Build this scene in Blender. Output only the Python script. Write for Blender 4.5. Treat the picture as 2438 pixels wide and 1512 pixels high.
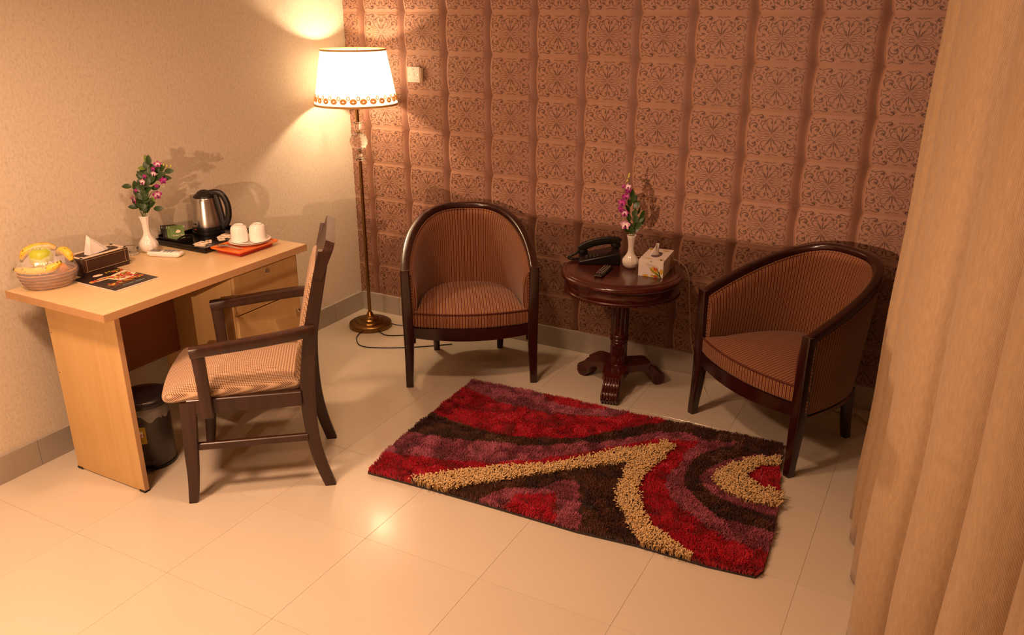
import bpy, bmesh, math, random
import numpy as np
from mathutils import Vector, Matrix
random.seed(7); np.random.seed(7)
PI = math.pi
for o in list(bpy.data.objects): bpy.data.objects.remove(o)
S = bpy.context.scene
C = S.collection

# ------------------------------------------------------------------ camera
cam_d = bpy.data.cameras.new('camera'); cam = bpy.data.objects.new('camera', cam_d); C.objects.link(cam)
cam_d.sensor_width = 36.0; cam_d.sensor_fit = 'HORIZONTAL'; cam_d.lens = 36.0 * 1966.79 / 2438.0
cam_d.clip_start = 0.02
yaw, pitch = math.radians(-28.243), math.radians(-20.709)
fw = Vector((math.sin(yaw) * math.cos(pitch), math.cos(yaw) * math.cos(pitch), math.sin(pitch)))
rt = fw.cross(Vector((0, 0, 1))).normalized(); up = rt.cross(fw)
m = Matrix((rt, up, -fw)).transposed().to_4x4(); m.translation = Vector((3.35286, -4.13609, 1.90069))
cam.matrix_world = m
S.camera = cam
# ------------------------------------------------------------------ world, lights, exposure
W = bpy.data.worlds.new('world'); S.world = W; W.use_nodes = True
W.node_tree.nodes['Background'].inputs[0].default_value = (1.0, 0.62, 0.40, 1)
W.node_tree.nodes['Background'].inputs[1].default_value = 0.004
S.view_settings.view_transform = 'Standard'; S.view_settings.look = 'None'
S.view_settings.exposure = 0.27; S.view_settings.gamma = 1.0; S.view_settings.use_curve_mapping = False
WARM = (1.0, 0.57, 0.35)
CEIL_LIGHTS = [  # x, y, radius, watts
    (1.10, -3.40, 0.18, 46), (1.7, -2.0, 0.12, 14), (1.9, -4.0, 0.12, 12)]
ADDED_SPOT = (2.20, -5.50, 1.55, 520)     # added unseen spot behind the camera to light the back wall, watts
SHADOW_BLOCK = (1.91, 2.42, -4.80, -4.40, 1.397)   # added block in front of it, sized to cast the back-wall shadow edge
BULB_W = 115
CEIL = 2.70; XR = 3.80; YF = -5.60

# ------------------------------------------------------------------ helpers
def lin(h):
    h = h.lstrip('#'); c = [int(h[i:i + 2], 16) / 255 for i in (0, 2, 4)]
    return tuple(((x / 12.92) if x <= 0.04045 else ((x + 0.055) / 1.055) ** 2.4) for x in c) + (1.0,)
class NT:
    """tiny node-tree helper"""
    def __init__(s, name):
        s.m = bpy.data.materials.new(name); s.m.use_nodes = True; s.t = s.m.node_tree
        s.b = s.t.nodes['Principled BSDF']; s.out = s.t.nodes['Material Output']
    def n(s, typ, ins=None, **props):
        nd = s.t.nodes.new(typ)
        for k, v in props.items(): setattr(nd, k, v)
        for k, v in (ins or {}).items(): s.set(nd.inputs[k], v)
        return nd
    def set(s, sock, v):
        if hasattr(v, 'is_linked') or isinstance(v, bpy.types.NodeSocket): s.t.links.new(v, sock)
        elif v is not None:
            try: sock.default_value = v
            except Exception: sock.default_value = v[:3]
    def math(s, op, a, b=0.0, c=None, clamp=False):
        nd = s.n('ShaderNodeMath', operation=op, use_clamp=clamp); s.set(nd.inputs[0], a); s.set(nd.inputs[1], b)
        if c is not None: s.set(nd.inputs[2], c)
        return nd.outputs[0]
    def mix(s, f, a, b, typ='MIX'):
        nd = s.n('ShaderNodeMix', data_type='RGBA', blend_type=typ)
        s.set(nd.inputs[0], f); s.set(nd.inputs[6], a); s.set(nd.inputs[7], b); return nd.outputs[2]
    def coord(s, kind='Object'): return s.n('ShaderNodeTexCoord').outputs[kind]
    def mapv(s, v, scale=(1, 1, 1), loc=(0, 0, 0), rot=(0, 0, 0)):
        return s.n('ShaderNodeMapping', {'Vector': v, 'Scale': scale, 'Location': loc, 'Rotation': rot}).outputs[0]
    def noise(s, v, scale, detail=2.0, rough=0.5, dist=0.0):
        return s.n('ShaderNodeTexNoise', {'Vector': v, 'Scale': scale, 'Detail': detail, 'Roughness': rough, 'Distortion': dist}).outputs[0]
    def ramp(s, f, stops, interp='LINEAR'):
        nd = s.n('ShaderNodeValToRGB'); nd.color_ramp.interpolation = interp
        e = nd.color_ramp.elements
        while len(e) < len(stops): e.new(0.5)
        for el, (p, c) in zip(e, stops): el.position = p; el.color = c if len(c) == 4 else (*c, 1)
        s.set(nd.inputs[0], f); return nd.outputs[0]
    def bump(s, h, strength=0.3, dist=0.002):
        nd = s.n('ShaderNodeBump', {'Height': h, 'Strength': strength, 'Distance': dist}); s.set(s.b.inputs['Normal'], nd.outputs[0])
    def sep(s, v): return s.n('ShaderNodeSeparateXYZ', {0: v}).outputs
    def P(s, **k):
        for a, v in k.items(): s.set(s.b.inputs[a.replace('_', ' ')], v)
        return s.m
def simple(name, col, rough=0.5, metal=0.0, coat=0.0, var=0.0, **k):
    t = NT(name); c = lin(col) if isinstance(col, str) else col
    if var:
        nz = t.noise(t.coord(), 40.0, 3.0)
        c = t.mix(nz, tuple(x * (1 - var) for x in c[:3]) + (1,), tuple(min(1, x * (1 + var)) for x in c[:3]) + (1,))
    return t.P(Base_Color=c, Roughness=rough, Metallic=metal, Coat_Weight=coat, **k)

class G:
    """collects geometry for ONE mesh object"""
    def __init__(s): s.v = []; s.f = []; s.uv = []; s.mi = []; s.cur = 0
    def add(s, vs, fs, uvs=None):
        o = len(s.v); s.v += [tuple(x) for x in vs]; s.uv += (list(uvs) if uvs is not None else [(0, 0)] * len(vs))
        for f in fs: s.f.append(tuple(i + o for i in f)); s.mi.append(s.cur)
        return s
    def box(s, c, d, bev=0.0, seg=2, rot=None, M=None):
        bm = bmesh.new(); bmesh.ops.create_cube(bm, size=1.0)
        for v in bm.verts: v.co = Vector((v.co.x * d[0], v.co.y * d[1], v.co.z * d[2]))
        if bev > 0: bmesh.ops.bevel(bm, geom=bm.edges[:], offset=min(bev, min(d) * 0.49), segments=seg, affect='EDGES', profile=0.5)
        X = Matrix.Translation(Vector(c))
        if rot is not None: X = X @ Matrix.Rotation(rot[2], 4, 'Z') @ Matrix.Rotation(rot[1], 4, 'Y') @ Matrix.Rotation(rot[0], 4, 'X')
        if M is not None: X = M @ X
        bm.verts.index_update(); s.add([X @ v.co for v in bm.verts], [[v.index for v in f.verts] for f in bm.faces]); bm.free(); return s
    def loft(s, rings, cap=True, closed=True, uvf=None):
        n = len(rings[0]); vs = [p for r in rings for p in r]; fs = []
        for i in range(len(rings) - 1):
            for j in range(n if closed else n - 1):
                k = (j + 1) % n; fs.append((i * n + j, i * n + k, (i + 1) * n + k, (i + 1) * n + j))
        if cap and closed: fs += [tuple(reversed(range(n))), tuple(range((len(rings) - 1) * n, len(rings) * n))]
        return s.add(vs, fs, None if uvf is None else [uvf(Vector(p)) for p in vs])
    def lathe(s, prof, n=32, c=(0, 0, 0), lobes=0, amp=0.0, cap=True):
        rings = []
        for r, z in prof:
            rings.append([(c[0] + r * (1 + amp * math.cos(lobes * 2 * PI * j / n)) * math.cos(2 * PI * j / n),
                           c[1] + r * (1 + amp * math.cos(lobes * 2 * PI * j / n)) * math.sin(2 * PI * j / n), c[2] + z) for j in range(n)])
        return s.loft(rings, cap)
    def tube(s, pts, r, n=8, cap=True, upv=(0, 0, 1), prof=None):
        """sweep a circle (or 2D profile) along pts"""
        pts = [Vector(p) for p in pts]; rr = r if hasattr(r, '__len__') else [r] * len(pts)
        rings = []; U = Vector(upv)
        for i, p in enumerate(pts):
            t = (pts[min(i + 1, len(pts) - 1)] - pts[max(i - 1, 0)]).normalized()
            a = t.cross(U)
            if a.length < 1e-4: a = t.cross(Vector((1, 0, 0.01)))
            a.normalize(); b = a.cross(t)
            if prof: rings.append([p + a * x * rr[i] + b * y * rr[i] for x, y in prof])
            else: rings.append([p + (a * math.cos(2 * PI * j / n) + b * math.sin(2 * PI * j / n)) * rr[i] for j in range(n)])
        return s.loft(rings, cap)
    def prism(s, poly, h0, h1, M=None):
        n = len(poly); X = M or Matrix.Identity(4)
        vs = [X @ Vector((x, y, h0)) for x, y in poly] + [X @ Vector((x, y, h1)) for x, y in poly]
        fs = [tuple(reversed(range(n))), tuple(range(n, 2 * n))] + [(i, (i + 1) % n, n + (i + 1) % n, n + i) for i in range(n)]
        return s.add(vs, fs)
    def grid(s, P, uvs=None):
        """P[i][j] points"""
        a, b = len(P), len(P[0]); vs = [p for r in P for p in r]
        fs = [(i * b + j, i * b + j + 1, (i + 1) * b + j + 1, (i + 1) * b + j) for i in range(a - 1) for j in range(b - 1)]
        return s.add(vs, fs, None if uvs is None else [q for r in uvs for q in r])
    def sphere(s, c, r, nu=14, nv=9, sc=(1, 1, 1)):
        rings = [[(c[0] + r * sc[0] * math.sin(PI * (i + .02) / (nv + .04)) * math.cos(2 * PI * j / nu), c[1] + r * sc[1] * math.sin(PI * (i + .02) / (nv + .04)) * math.sin(2 * PI * j / nu),
                   c[2] - r * sc[2] * math.cos(PI * (i + .02) / (nv + .04))) for j in range(nu)] for i in range(nv + 1)]
        return s.loft(rings)
    def mesh(s, name, mats, smooth=35):
        me = bpy.data.meshes.new(name); me.from_pydata([tuple(v) for v in s.v], [], s.f)
        for mt in (mats if isinstance(mats, (list, tuple)) else [mats]): me.materials.append(mt)
        me.polygons.foreach_set('material_index', s.mi)
        if any(u != (0, 0) for u in s.uv):
            l = me.uv_layers.new(name='UVMap'); vi = np.empty(len(me.loops), np.int32); me.loops.foreach_get('vertex_index', vi)
            l.data.foreach_set('uv', np.asarray(s.uv, np.float32)[vi].ravel())
        if smooth:
            me.polygons.foreach_set('use_smooth', [True] * len(me.polygons)); me.set_sharp_from_angle(angle=math.radians(smooth))
        me.update(); return me
    def obj(s, name, mats, parent=None, smooth=35, loc=(0, 0, 0), rz=0.0):
        return link(name, s.mesh(name, mats, smooth), parent, loc, (0, 0, rz))
def link(name, me, parent=None, loc=(0, 0, 0), rot=(0, 0, 0)):
    o = bpy.data.objects.new(name, me); C.objects.link(o); o.parent = parent; o.location = loc; o.rotation_euler = rot; return o
def tag(o, label, cat, group=None):
    o['label'] = label; o['category'] = cat
    if group: o['group'] = group
    return o
def thing(name, label, cat, loc=(0, 0, 0), rz=0.0, group=None):
    return tag(link(name, None, None, loc, (0, 0, rz)), label, cat, group)
def struct(o): o['kind'] = 'structure'; return o
def copy_tree(o, parent=None):
    c = o.copy(); C.objects.link(c); c.parent = parent
    for ch in o.children: copy_tree(ch, c)
    return c
def text_mesh(txt, size, shear=0.0, extr=0.0):
    cu = bpy.data.curves.new('t', 'FONT'); cu.body = txt; cu.size = size; cu.shear = shear; cu.extrude = extr; cu.resolution_u = 3
    cu.align_x = 'CENTER'; cu.align_y = 'CENTER'
    ob = bpy.data.objects.new('t', cu); C.objects.link(ob)
    me = bpy.data.meshes.new_from_object(ob.evaluated_get(bpy.context.evaluated_depsgraph_get()))
    bpy.data.objects.remove(ob); me.name = 'lettering'; return me
def text(txt, size, mat, parent, M, name='lettering', shear=0.0):
    me = text_mesh(txt, size, shear); me.materials.clear(); me.materials.append(mat)
    o = bpy.data.objects.new(name, me); C.objects.link(o); o.parent = parent; o.matrix_local = M; return o
def cat_rom(pts, n=8, closed=False):
    pts = [Vector(p) for p in pts]; out = []; N = len(pts)
    for i in range(N if closed else N - 1):
        if closed: p0, p1, p2, p3 = pts[i - 1], pts[i], pts[(i + 1) % N], pts[(i + 2) % N]
        else: p0, p1, p2, p3 = pts[max(i - 1, 0)], pts[i], pts[i + 1], pts[min(i + 2, N - 1)]
        for k in range(n):
            t = k / n; out.append(0.5 * ((2 * p1) + (p2 - p0) * t + (2 * p0 - 5 * p1 + 4 * p2 - p3) * t * t + (3 * p1 - p0 - 3 * p2 + p3) * t ** 3))
    if not closed: out.append(pts[-1])
    return out
def rrect(w, h, r, n=4, cx=0, cy=0):
    r = min(r, w / 2 - 1e-5, h / 2 - 1e-5)
    out = []
    for (sx, sy, a0) in ((1, 1, 0), (-1, 1, PI / 2), (-1, -1, PI), (1, -1, 1.5 * PI)):
        for k in range(n + 1):
            a = a0 + PI / 2 * k / n; out.append((cx + sx * (w / 2 - r) + r * math.cos(a), cy + sy * (h / 2 - r) + r * math.sin(a)))
    return out
def T(x, y, z, rz=0, ry=0, rx=0): return Matrix.Translation((x, y, z)) @ Matrix.Rotation(rz, 4, 'Z') @ Matrix.Rotation(ry, 4, 'Y') @ Matrix.Rotation(rx, 4, 'X')

# ------------------------------------------------------------------ materials
def wood(name, dark, light, scale, rough, axis='y', coat=0.0, contrast=(0.3, 0.7)):
    t = NT(name); sc = {'x': (1.2, 18, 18), 'y': (18, 1.2, 18), 'z': (18, 18, 1.2)}[axis]
    v = t.mapv(t.coord(), scale=tuple(q * scale for q in sc))
    n = t.noise(v, 1.0, 5.0, 0.6, 0.6)
    n2 = t.noise(t.mapv(t.coord(), scale=tuple(q * scale * 5 for q in sc)), 1.0, 2.0)
    f = t.math('ADD', t.math('MULTIPLY', n, 0.75), t.math('MULTIPLY', n2, 0.25))
    c = t.ramp(f, [(contrast[0], lin(dark)), (contrast[1], lin(light))])
    t.bump(n2, 0.04, 0.001)
    return t.P(Base_Color=c, Roughness=rough, Coat_Weight=coat, Coat_Roughness=0.15)
M_BEECH_Y = wood('beech_laminate_along', '#d3b888', '#dcc497', 1.0, 0.32, 'y')
M_BEECH_Z = wood('beech_upright_lit', '#cda76c', '#d8b67c', 1.0, 0.38, 'z')  # same beech as the desktop, deepened to paint in the side lighting
M_BEECH_EDGE = wood('beech_edging', '#b0895f', '#bd946a', 1.0, 0.4, 'y')
M_BACKBOARD = wood('modesty_board', '#8a5238', '#995d40', 1.0, 0.5, 'y')
M_MAHOG = wood('mahogany', '#210b08', '#381410', 1.2, 0.22, 'z', 0.35)
M_CHERRY = wood('cherry_stain', '#36100d', '#521a14', 1.2, 0.2, 'x', 0.5)
M_WALNUT = wood('walnut_chair', '#27140d', '#432418', 1.4, 0.38, 'z', 0.1)
M_BLACK = simple('black_plastic', '#14110f', 0.35)
M_BLACKG = simple('black_lacquer', '#120e0c', 0.22)
M_WHITE_CER = simple('white_ceramic', '#f1ece4', 0.12, coat=0.4)
M_PAPER = simple('white_paper', '#f0ebe6', 0.8, var=0.03)
M_STEEL = NT('brushed_steel')
_v = M_STEEL.noise(M_STEEL.coord(), 8.0, 1.0)
M_STEEL = M_STEEL.P(Base_Color=(0.62, 0.6, 0.57, 1), Metallic=1.0, Roughness=M_STEEL.math('MULTIPLY_ADD', _v, 0.06, 0.22))
M_CHROME = simple('chrome', (0.75, 0.73, 0.7, 1), 0.12, 1.0)
M_BRASS = simple('antique_brass', (0.24, 0.13, 0.04, 1), 0.25, 1.0, var=0.2)
M_GLASS = NT('clear_glass').P(Base_Color=(1, 1, 1, 1), Roughness=0.0, Transmission_Weight=1.0, IOR=1.5)
def stripes():
    t = NT('striped_upholstery'); uv = t.sep(t.n('ShaderNodeUVMap').outputs[0])
    ph = t.math('FRACT', t.math('MULTIPLY', uv[0], 1 / 0.0165))
    tri = t.math('ABSOLUTE', t.math('SUBTRACT', ph, 0.5))
    nz = t.noise(t.coord(), 260.0, 2.0)
    k = t.math('ADD', tri, t.math('MULTIPLY', t.math('SUBTRACT', nz, 0.5), 0.07))
    c = t.ramp(k, [(0.0, lin('#5f2419')), (0.17, lin('#5f2419')), (0.25, lin('#ad804e')), (0.33, lin('#bd8f5a')), (0.36, lin('#743c28')), (0.42, lin('#8d5f3c')), (0.5, lin('#551f17'))])
    t.bump(t.math('ADD', nz, tri), 0.25, 0.0015)
    return t.P(Base_Color=c, Roughness=0.85, Sheen_Weight=0.15)
M_STRIPE = stripes()
def tweed():
    t = NT('tweed_upholstery'); v = t.coord()
    w = []
    for r in ((0, 0, 0.0),):
        pass
    s = t.sep(v)
    a = t.math('SINE', t.math('MULTIPLY', t.math('ADD', s[0], t.math('MULTIPLY', s[2], 0.35)), 2 * PI / 0.0085))
    b = t.math('SINE', t.math('MULTIPLY', t.math('ADD', s[1], t.math('MULTIPLY', s[2], 1.0)), 2 * PI / 0.0085))
    nz = t.noise(v, 330.0, 2.0)
    k = t.math('ADD', t.math('MULTIPLY', t.math('MAXIMUM', a, b), 0.35), t.math('MULTIPLY', nz, 0.55))
    c = t.ramp(k, [(0.12, lin('#66432f')), (0.34, lin('#ad8a68')), (0.62, lin('#d2b492'))])
    t.bump(k, 0.6, 0.002)
    return t.P(Base_Color=c, Roughness=0.9, Sheen_Weight=0.1)
M_TWEED = tweed()
def wallpaper_left():
    t = NT('beige_wallpaper'); v = t.coord()
    n1 = t.noise(t.mapv(v, scale=(1, 1, 0.55)), 95.0, 4.0, 0.65); n2 = t.noise(v, 300.0, 2.0)
    vo = t.n('ShaderNodeTexVoronoi', {'Vector': v, 'Scale': 55.0}).outputs['Distance']
    c = t.ramp(n1, [(0.3, lin('#d2c7b0')), (0.5, lin('#dfd4be')), (0.72, lin('#e6dcc8'))])
    fleck = t.ramp(vo, [(0.0, (0.82, 0.78, 0.72, 1)), (0.16, (0.9, 0.88, 0.85, 1)), (0.26, (1, 1, 1, 1))])
    c = t.mix(0.7, c, fleck, 'MULTIPLY')
    t.bump(t.math('ADD', n1, t.math('MULTIPLY', n2, 0.5)), 0.35, 0.003)
    return t.P(Base_Color=c, Roughness=0.75)
M_WALL_L = wallpaper_left()
M_PLASTER = simple('cream_plaster', '#b9ad9a', 0.85, var=0.03)
def tile_mat():
    t = NT('cream_floor_tile'); v = t.coord(); oi = t.n('ShaderNodeObjectInfo').outputs['Random']
    n = t.noise(v, 3.0, 4.0); n2 = t.noise(v, 45.0, 3.0)
    k = t.math('ADD', t.math('MULTIPLY', n, 0.6), t.math('MULTIPLY', oi, 0.4))
    c = t.mix(k, lin('#c9bea9'), lin('#d2c8b4'))
    t.bump(n2, 0.02, 0.001)
    return t.P(Base_Color=c, Roughness=t.math('MULTIPLY_ADD', n2, 0.05, 0.13), Specular_IOR_Level=0.55)
M_TILE = tile_mat()
M_GROUT = simple('tile_grout', '#b5a893', 0.9)
M_BASEB = simple('taupe_skirting_tile', '#a9a092', 0.35, var=0.05)
def panel_mat(ink):
    t = NT('padded_wallpaper_ink' if ink else 'padded_wallpaper'); v = t.coord(); geo = t.n('ShaderNodeNewGeometry').outputs['Position']
    big = t.noise(geo, 2.3, 3.0); fine = t.noise(geo, 60.0, 3.0); oi = t.n('ShaderNodeObjectInfo').outputs['Random']
    if ink:
        c = t.mix(t.math('ADD', t.math('MULTIPLY', big, 0.7), t.math('MULTIPLY', fine, 0.4)), lin('#4f3229'), lin('#785444'))
    else:
        c = t.mix(t.math('ADD', t.math('MULTIPLY', fine, 0.5), t.math('MULTIPLY', oi, 0.4)), lin('#9b7560'), lin('#a9806a'))
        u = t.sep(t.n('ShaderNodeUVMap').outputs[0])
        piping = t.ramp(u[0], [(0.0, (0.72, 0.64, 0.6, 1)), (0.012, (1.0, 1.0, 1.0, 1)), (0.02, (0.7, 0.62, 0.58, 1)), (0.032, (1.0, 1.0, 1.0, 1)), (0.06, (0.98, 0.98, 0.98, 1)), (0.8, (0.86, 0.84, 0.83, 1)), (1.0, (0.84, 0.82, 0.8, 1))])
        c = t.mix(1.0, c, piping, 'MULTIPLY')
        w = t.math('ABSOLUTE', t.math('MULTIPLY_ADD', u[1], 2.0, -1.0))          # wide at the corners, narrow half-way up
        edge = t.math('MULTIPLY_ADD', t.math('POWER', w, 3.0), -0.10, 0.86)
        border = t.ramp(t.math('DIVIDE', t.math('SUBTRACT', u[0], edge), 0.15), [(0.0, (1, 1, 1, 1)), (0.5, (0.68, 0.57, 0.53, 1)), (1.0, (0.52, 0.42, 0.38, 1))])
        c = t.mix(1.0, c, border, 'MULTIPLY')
    t.bump(fine, 0.12, 0.001)
    return t.P(Base_Color=c, Roughness=0.55, Specular_IOR_Level=0.35)
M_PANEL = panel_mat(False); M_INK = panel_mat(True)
def curtain_mat():
    t = NT('woven_curtain'); uv = t.n('ShaderNodeUVMap').outputs[0]; s = t.sep(uv)
    tw = t.math('SINE', t.math('MULTIPLY', t.math('ADD', s[0], t.math('MULTIPLY', s[1], 0.6)), 2 * PI / 0.005))
    nz = t.noise(t.mapv(uv, scale=(160, 30, 1)), 1.0, 3.0)
    bands = t.noise(t.mapv(uv, scale=(18, 0.01, 1)), 1.0, 2.0)
    k = t.math('ADD', t.math('MULTIPLY', tw, 0.12), t.math('ADD', t.math('MULTIPLY', nz, 0.5), t.math('MULTIPLY', bands, 0.4)))
    c = t.ramp(k, [(0.2, lin('#957c5f')), (0.5, lin('#ad9270')), (0.75, lin('#bfa27e'))])
    t.bump(t.math('ADD', tw, nz), 0.18, 0.001)
    return t.P(Base_Color=c, Roughness=0.6, Sheen_Weight=0.2)
M_CURTAIN = curtain_mat()

# ================================================================== the room
fl = struct(G().box((XR / 2, YF / 2, -0.03), (XR, -YF, 0.04)).obj('floor', M_GROUT, None, 0))
TS = 0.5; gx0, gy0 = 0.108, -2.068
tile_cache = {}
nx0 = math.floor((0 - gx0) / TS); nx1 = math.ceil((XR - gx0) / TS); ny0 = math.floor((YF - gy0) / TS); ny1 = math.ceil((0 - gy0) / TS)
for i in range(nx0, nx1):
    for j in range(ny0, ny1):
        x0, x1 = max(0.0, gx0 + i * TS), min(XR, gx0 + (i + 1) * TS); y0, y1 = max(YF, gy0 + j * TS), min(0.0, gy0 + (j + 1) * TS)
        w, d = round(x1 - x0, 3), round(y1 - y0, 3)
        if w < 0.01 or d < 0.01: continue
        if (w, d) not in tile_cache: tile_cache[(w, d)] = G().box((0, 0, -0.005), (w - 0.0007, d - 0.0007, 0.01), 0.0005, 1).mesh('tile', M_TILE, 0)
        link('tile', tile_cache[(w, d)], fl, ((x0 + x1) / 2, (y0 + y1) / 2, 0))
struct(G().box((-0.05, YF / 2, CEIL / 2), (0.1, -YF, CEIL)).obj('wall_left', M_WALL_L, None, 0))
struct(G().box((XR + 0.05, YF / 2, CEIL / 2), (0.1, -YF, CEIL)).obj('wall_right', M_PLASTER, None, 0))
struct(G().box((XR / 2, YF - 0.05, CEIL / 2), (XR + 0.2, 0.1, CEIL)).obj('wall_front', M_PLASTER, None, 0))
struct(G().box((XR / 2, YF / 2, CEIL + 0.05), (XR + 0.2, -YF + 0.2, 0.1)).obj('ceiling', M_PLASTER, None, 0))
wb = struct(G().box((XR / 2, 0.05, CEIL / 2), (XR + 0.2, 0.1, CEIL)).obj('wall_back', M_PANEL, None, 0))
for nm, L, f in (('baseboard_left', -YF, lambda c: (0.009, -c, 0.0615)), ('baseboard_back', XR, lambda c: (c, -0.013, 0.0615))):
    left = nm == 'baseboard_left'
    bb = struct(G().box((0.004, YF / 2, 0.061) if left else (XR / 2, -0.004, 0.061), (0.008, -YF, 0.122) if left else (XR, 0.008, 0.122)).obj(nm, M_GROUT, None, 0))
    cs = [0.0, 0.31] + [0.31 + 0.5 * k for k in range(1, 20)]
    for a, b in zip(cs[:-1], cs[1:]):
        b = min(b, L)
        if b - a < 0.02: continue
        G().box((0, 0, 0), (0.018 if left else b - a - 0.0016, b - a - 0.0016 if left else 0.026, 0.123), 0.0012, 1).obj('tile', M_BASEB, bb, 0, f((a + b) / 2))

# padded back-wall panels with a printed scroll ornament
SX, SZ, PX0, PZ0 = 0.28477, 0.22040, 0.15689, 1.86647
def sm(t): t = max(0.0, min(1.0, t)); return t * t * (3 - 2 * t)
def pw(v): return -0.017 * abs(math.sin(PI * v)) ** 0.6
def ph(u, v): return 0.0008 + 0.010 * (sm(u / 0.05) ** 0.6) * sm((1 - u) / 0.17) * (0.80 + 0.20 * min(sm(v / 0.07), sm((1 - v) / 0.07)))
def pp(u, v, e=0.0): return (u * SX + pw(v), -ph(u, v) - e, v * SZ)
def strokes():
    st = []
    def add(pts, w, taper=True):
        c = [(p.x, p.y) for p in cat_rom([(x, y, 0) for x, y in pts], 4)]; n = len(c)
        st.append([(x, y, w * ((0.25 + 0.75 * math.sin(PI * min(1, (k + .6) / n))) if taper else 1)) for k, (x, y) in enumerate(c)])
    def spiral(cx, cy, r0, r1, a0, a1, w, n=10): add([(cx + (r0 + (r1 - r0) * k / n) * math.cos(a0 + (a1 - a0) * k / n), cy + (r0 + (r1 - r0) * k / n) * math.sin(a0 + (a1 - a0) * k / n)) for k in range(n + 1)], w)
    add([(0.02, 0), (0.2, 0.15), (0.42, 0.17), (0.54, 0.08), (0.6, 0)], 0.026)
    spiral(0.42, 0, 0.065, 0.065, 0, PI, 0.02, 6)
    add([(0.08, 0.01), (0.22, 0.07), (0.33, 0.03)], 0.04)
    add([(0.0, 0.05), (0.1, 0.2), (0.3, 0.26), (0.42, 0.38), (0.38, 0.53), (0.25, 0.53), (0.2, 0.43), (0.27, 0.39)], 0.036)
    add([(0.04, 0.16), (0.12, 0.32), (0.2, 0.42)], 0.075)
    add([(0.0, 0.1), (0.0, 0.3), (0.01, 0.5)], 0.03)
    add([(0.03, 0.5), (0.05, 0.7), (0.15, 0.81), (0.27, 0.75), (0.28, 0.62), (0.2, 0.55)], 0.034)
    add([(0.02, 0.55), (0.08, 0.62), (0.07, 0.7)], 0.06)
    add([(0.31, 0.74), (0.36, 0.66), (0.34, 0.6)], 0.08)
    spiral(0.73, 0.42, 0.2, 0.04, -0.6, 5.2, 0.06, 14)
    add([(0.62, 0.30), (0.70, 0.44), (0.78, 0.38)], 0.06)
    add([(0.86, 0.24), (0.95, 0.42), (0.93, 0.6), (0.82, 0.68), (0.74, 0.64)], 0.045)
    add([(0.97, 0.95), (0.86, 0.90), (0.7, 0.93), (0.56, 0.96), (0.47, 0.88), (0.54, 0.80), (0.64, 0.82)], 0.045)
    add([(0.47, 0.92), (0.53, 0.84), (0.6, 0.87)], 0.1)
    spiral(0.79, 0.79, 0.075, 0.02, 1.0, 6.0, 0.03, 8)
    spiral(0.95, 0.92, 0.045, 0.02, 0, 5, 0.03, 5)
    add([(0.62, 0.06), (0.74, 0.13), (0.85, 0.06), (0.93, 0.12)], 0.035)
    add([(0.66, 0.2), (0.72, 0.16), (0.8, 0.21)], 0.06)
    add([(0.0, 0.96), (0.07, 0.89), (0.16, 0.96)], 0.03)
    add([(0.1, 0.97), (0.2, 0.92), (0.26, 0.96)], 0.03)
    add([(0.98, 0.0), (0.95, 0.09), (0.985, 0.18)], 0.03)
    add([(0.42, 0.30), (0.52, 0.22), (0.57, 0.30), (0.5, 0.36)], 0.045)
    add([(0.46, 0.46), (0.5, 0.56), (0.46, 0.68), (0.4, 0.66)], 0.045)
    add([(0.62, 0.62), (0.6, 0.7), (0.66, 0.72)], 0.05)
    add([(0.5, 0.74), (0.45, 0.8), (0.38, 0.86)], 0.035)
    add([(0.9, 0.76), (0.95, 0.72), (0.96, 0.82)], 0.045)
    return st
ORN = strokes()
def panel_mesh(u0, u1, v0, v1):
    g = G()
    us = sorted({u0, u1} | {q for q in (0, .012, .025, .05, .09, .2, .35, .5, .65, .78, .83, .87, .91, .95, .98, 1) if u0 < q < u1})
    vs = sorted({v0, v1} | {q for q in (0, .02, .045, .08, .2, .35, .5, .65, .8, .92, .955, .98, 1) if v0 < q < v1})
    xmin = 0.0 if u0 == 0 else u0 * SX + 0.001
    f = lambda u, v: (max(pp(u, v)[0], xmin) if u0 > 0 else pp(u, v)[0], *pp(u, v)[1:])
    g.grid([[f(u, v) for u in us] for v in vs], [[(u, v) for u in us] for v in vs])
    g.cur = 1
    for fx in (1, -1):
        for fy in (1, -1):
            for st in ORN:
                P = []; Q = []
                for k, (x, y, w) in enumerate(st):
                    a, b = st[max(k - 1, 0)], st[min(k + 1, len(st) - 1)]
                    tx, ty = b[0] - a[0], b[1] - a[1]; l = math.hypot(tx, ty) + 1e-9
                    row = []
                    for sd in (-1, 1):
                        X = fx * (x - sd * ty / l * w / 2); Y = fy * (y + sd * tx / l * w / 2)
                        row.append((min(max(0.462 + 0.415 * X, 0.045), 0.9), 0.5 + 0.45 * Y))
                    P.append(row)
                if all(u0 + .01 < q[0] < u1 - .01 and v0 + .01 < q[1] < v1 - .01 for r in P for q in r):
                    if fx * fy < 0: P = [r[::-1] for r in P]
                    g.grid([[pp(u, v, 0.0006) for u, v in r] for r in P], P)
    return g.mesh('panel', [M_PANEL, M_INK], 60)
pc = {}
zb = 0.1235
for i in range(-1, 13):
    for k in range(-4, 8):
        x0 = PX0 + i * SX; z0 = PZ0 - (k + 1) * SZ
        u0 = max(0.0, -x0 / SX); u1 = min(1.0, (XR - x0) / SX); v0 = max(0.0, (zb - z0) / SZ); v1 = min(1.0, (CEIL - z0) / SZ)
        if u1 - u0 < 0.02 or v1 - v0 < 0.02: continue
        key = tuple(round(q, 3) for q in (u0, u1, v0, v1))
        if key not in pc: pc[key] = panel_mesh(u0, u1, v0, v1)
        link('panel', pc[key], wb, (x0, -0.0005, z0))

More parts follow.
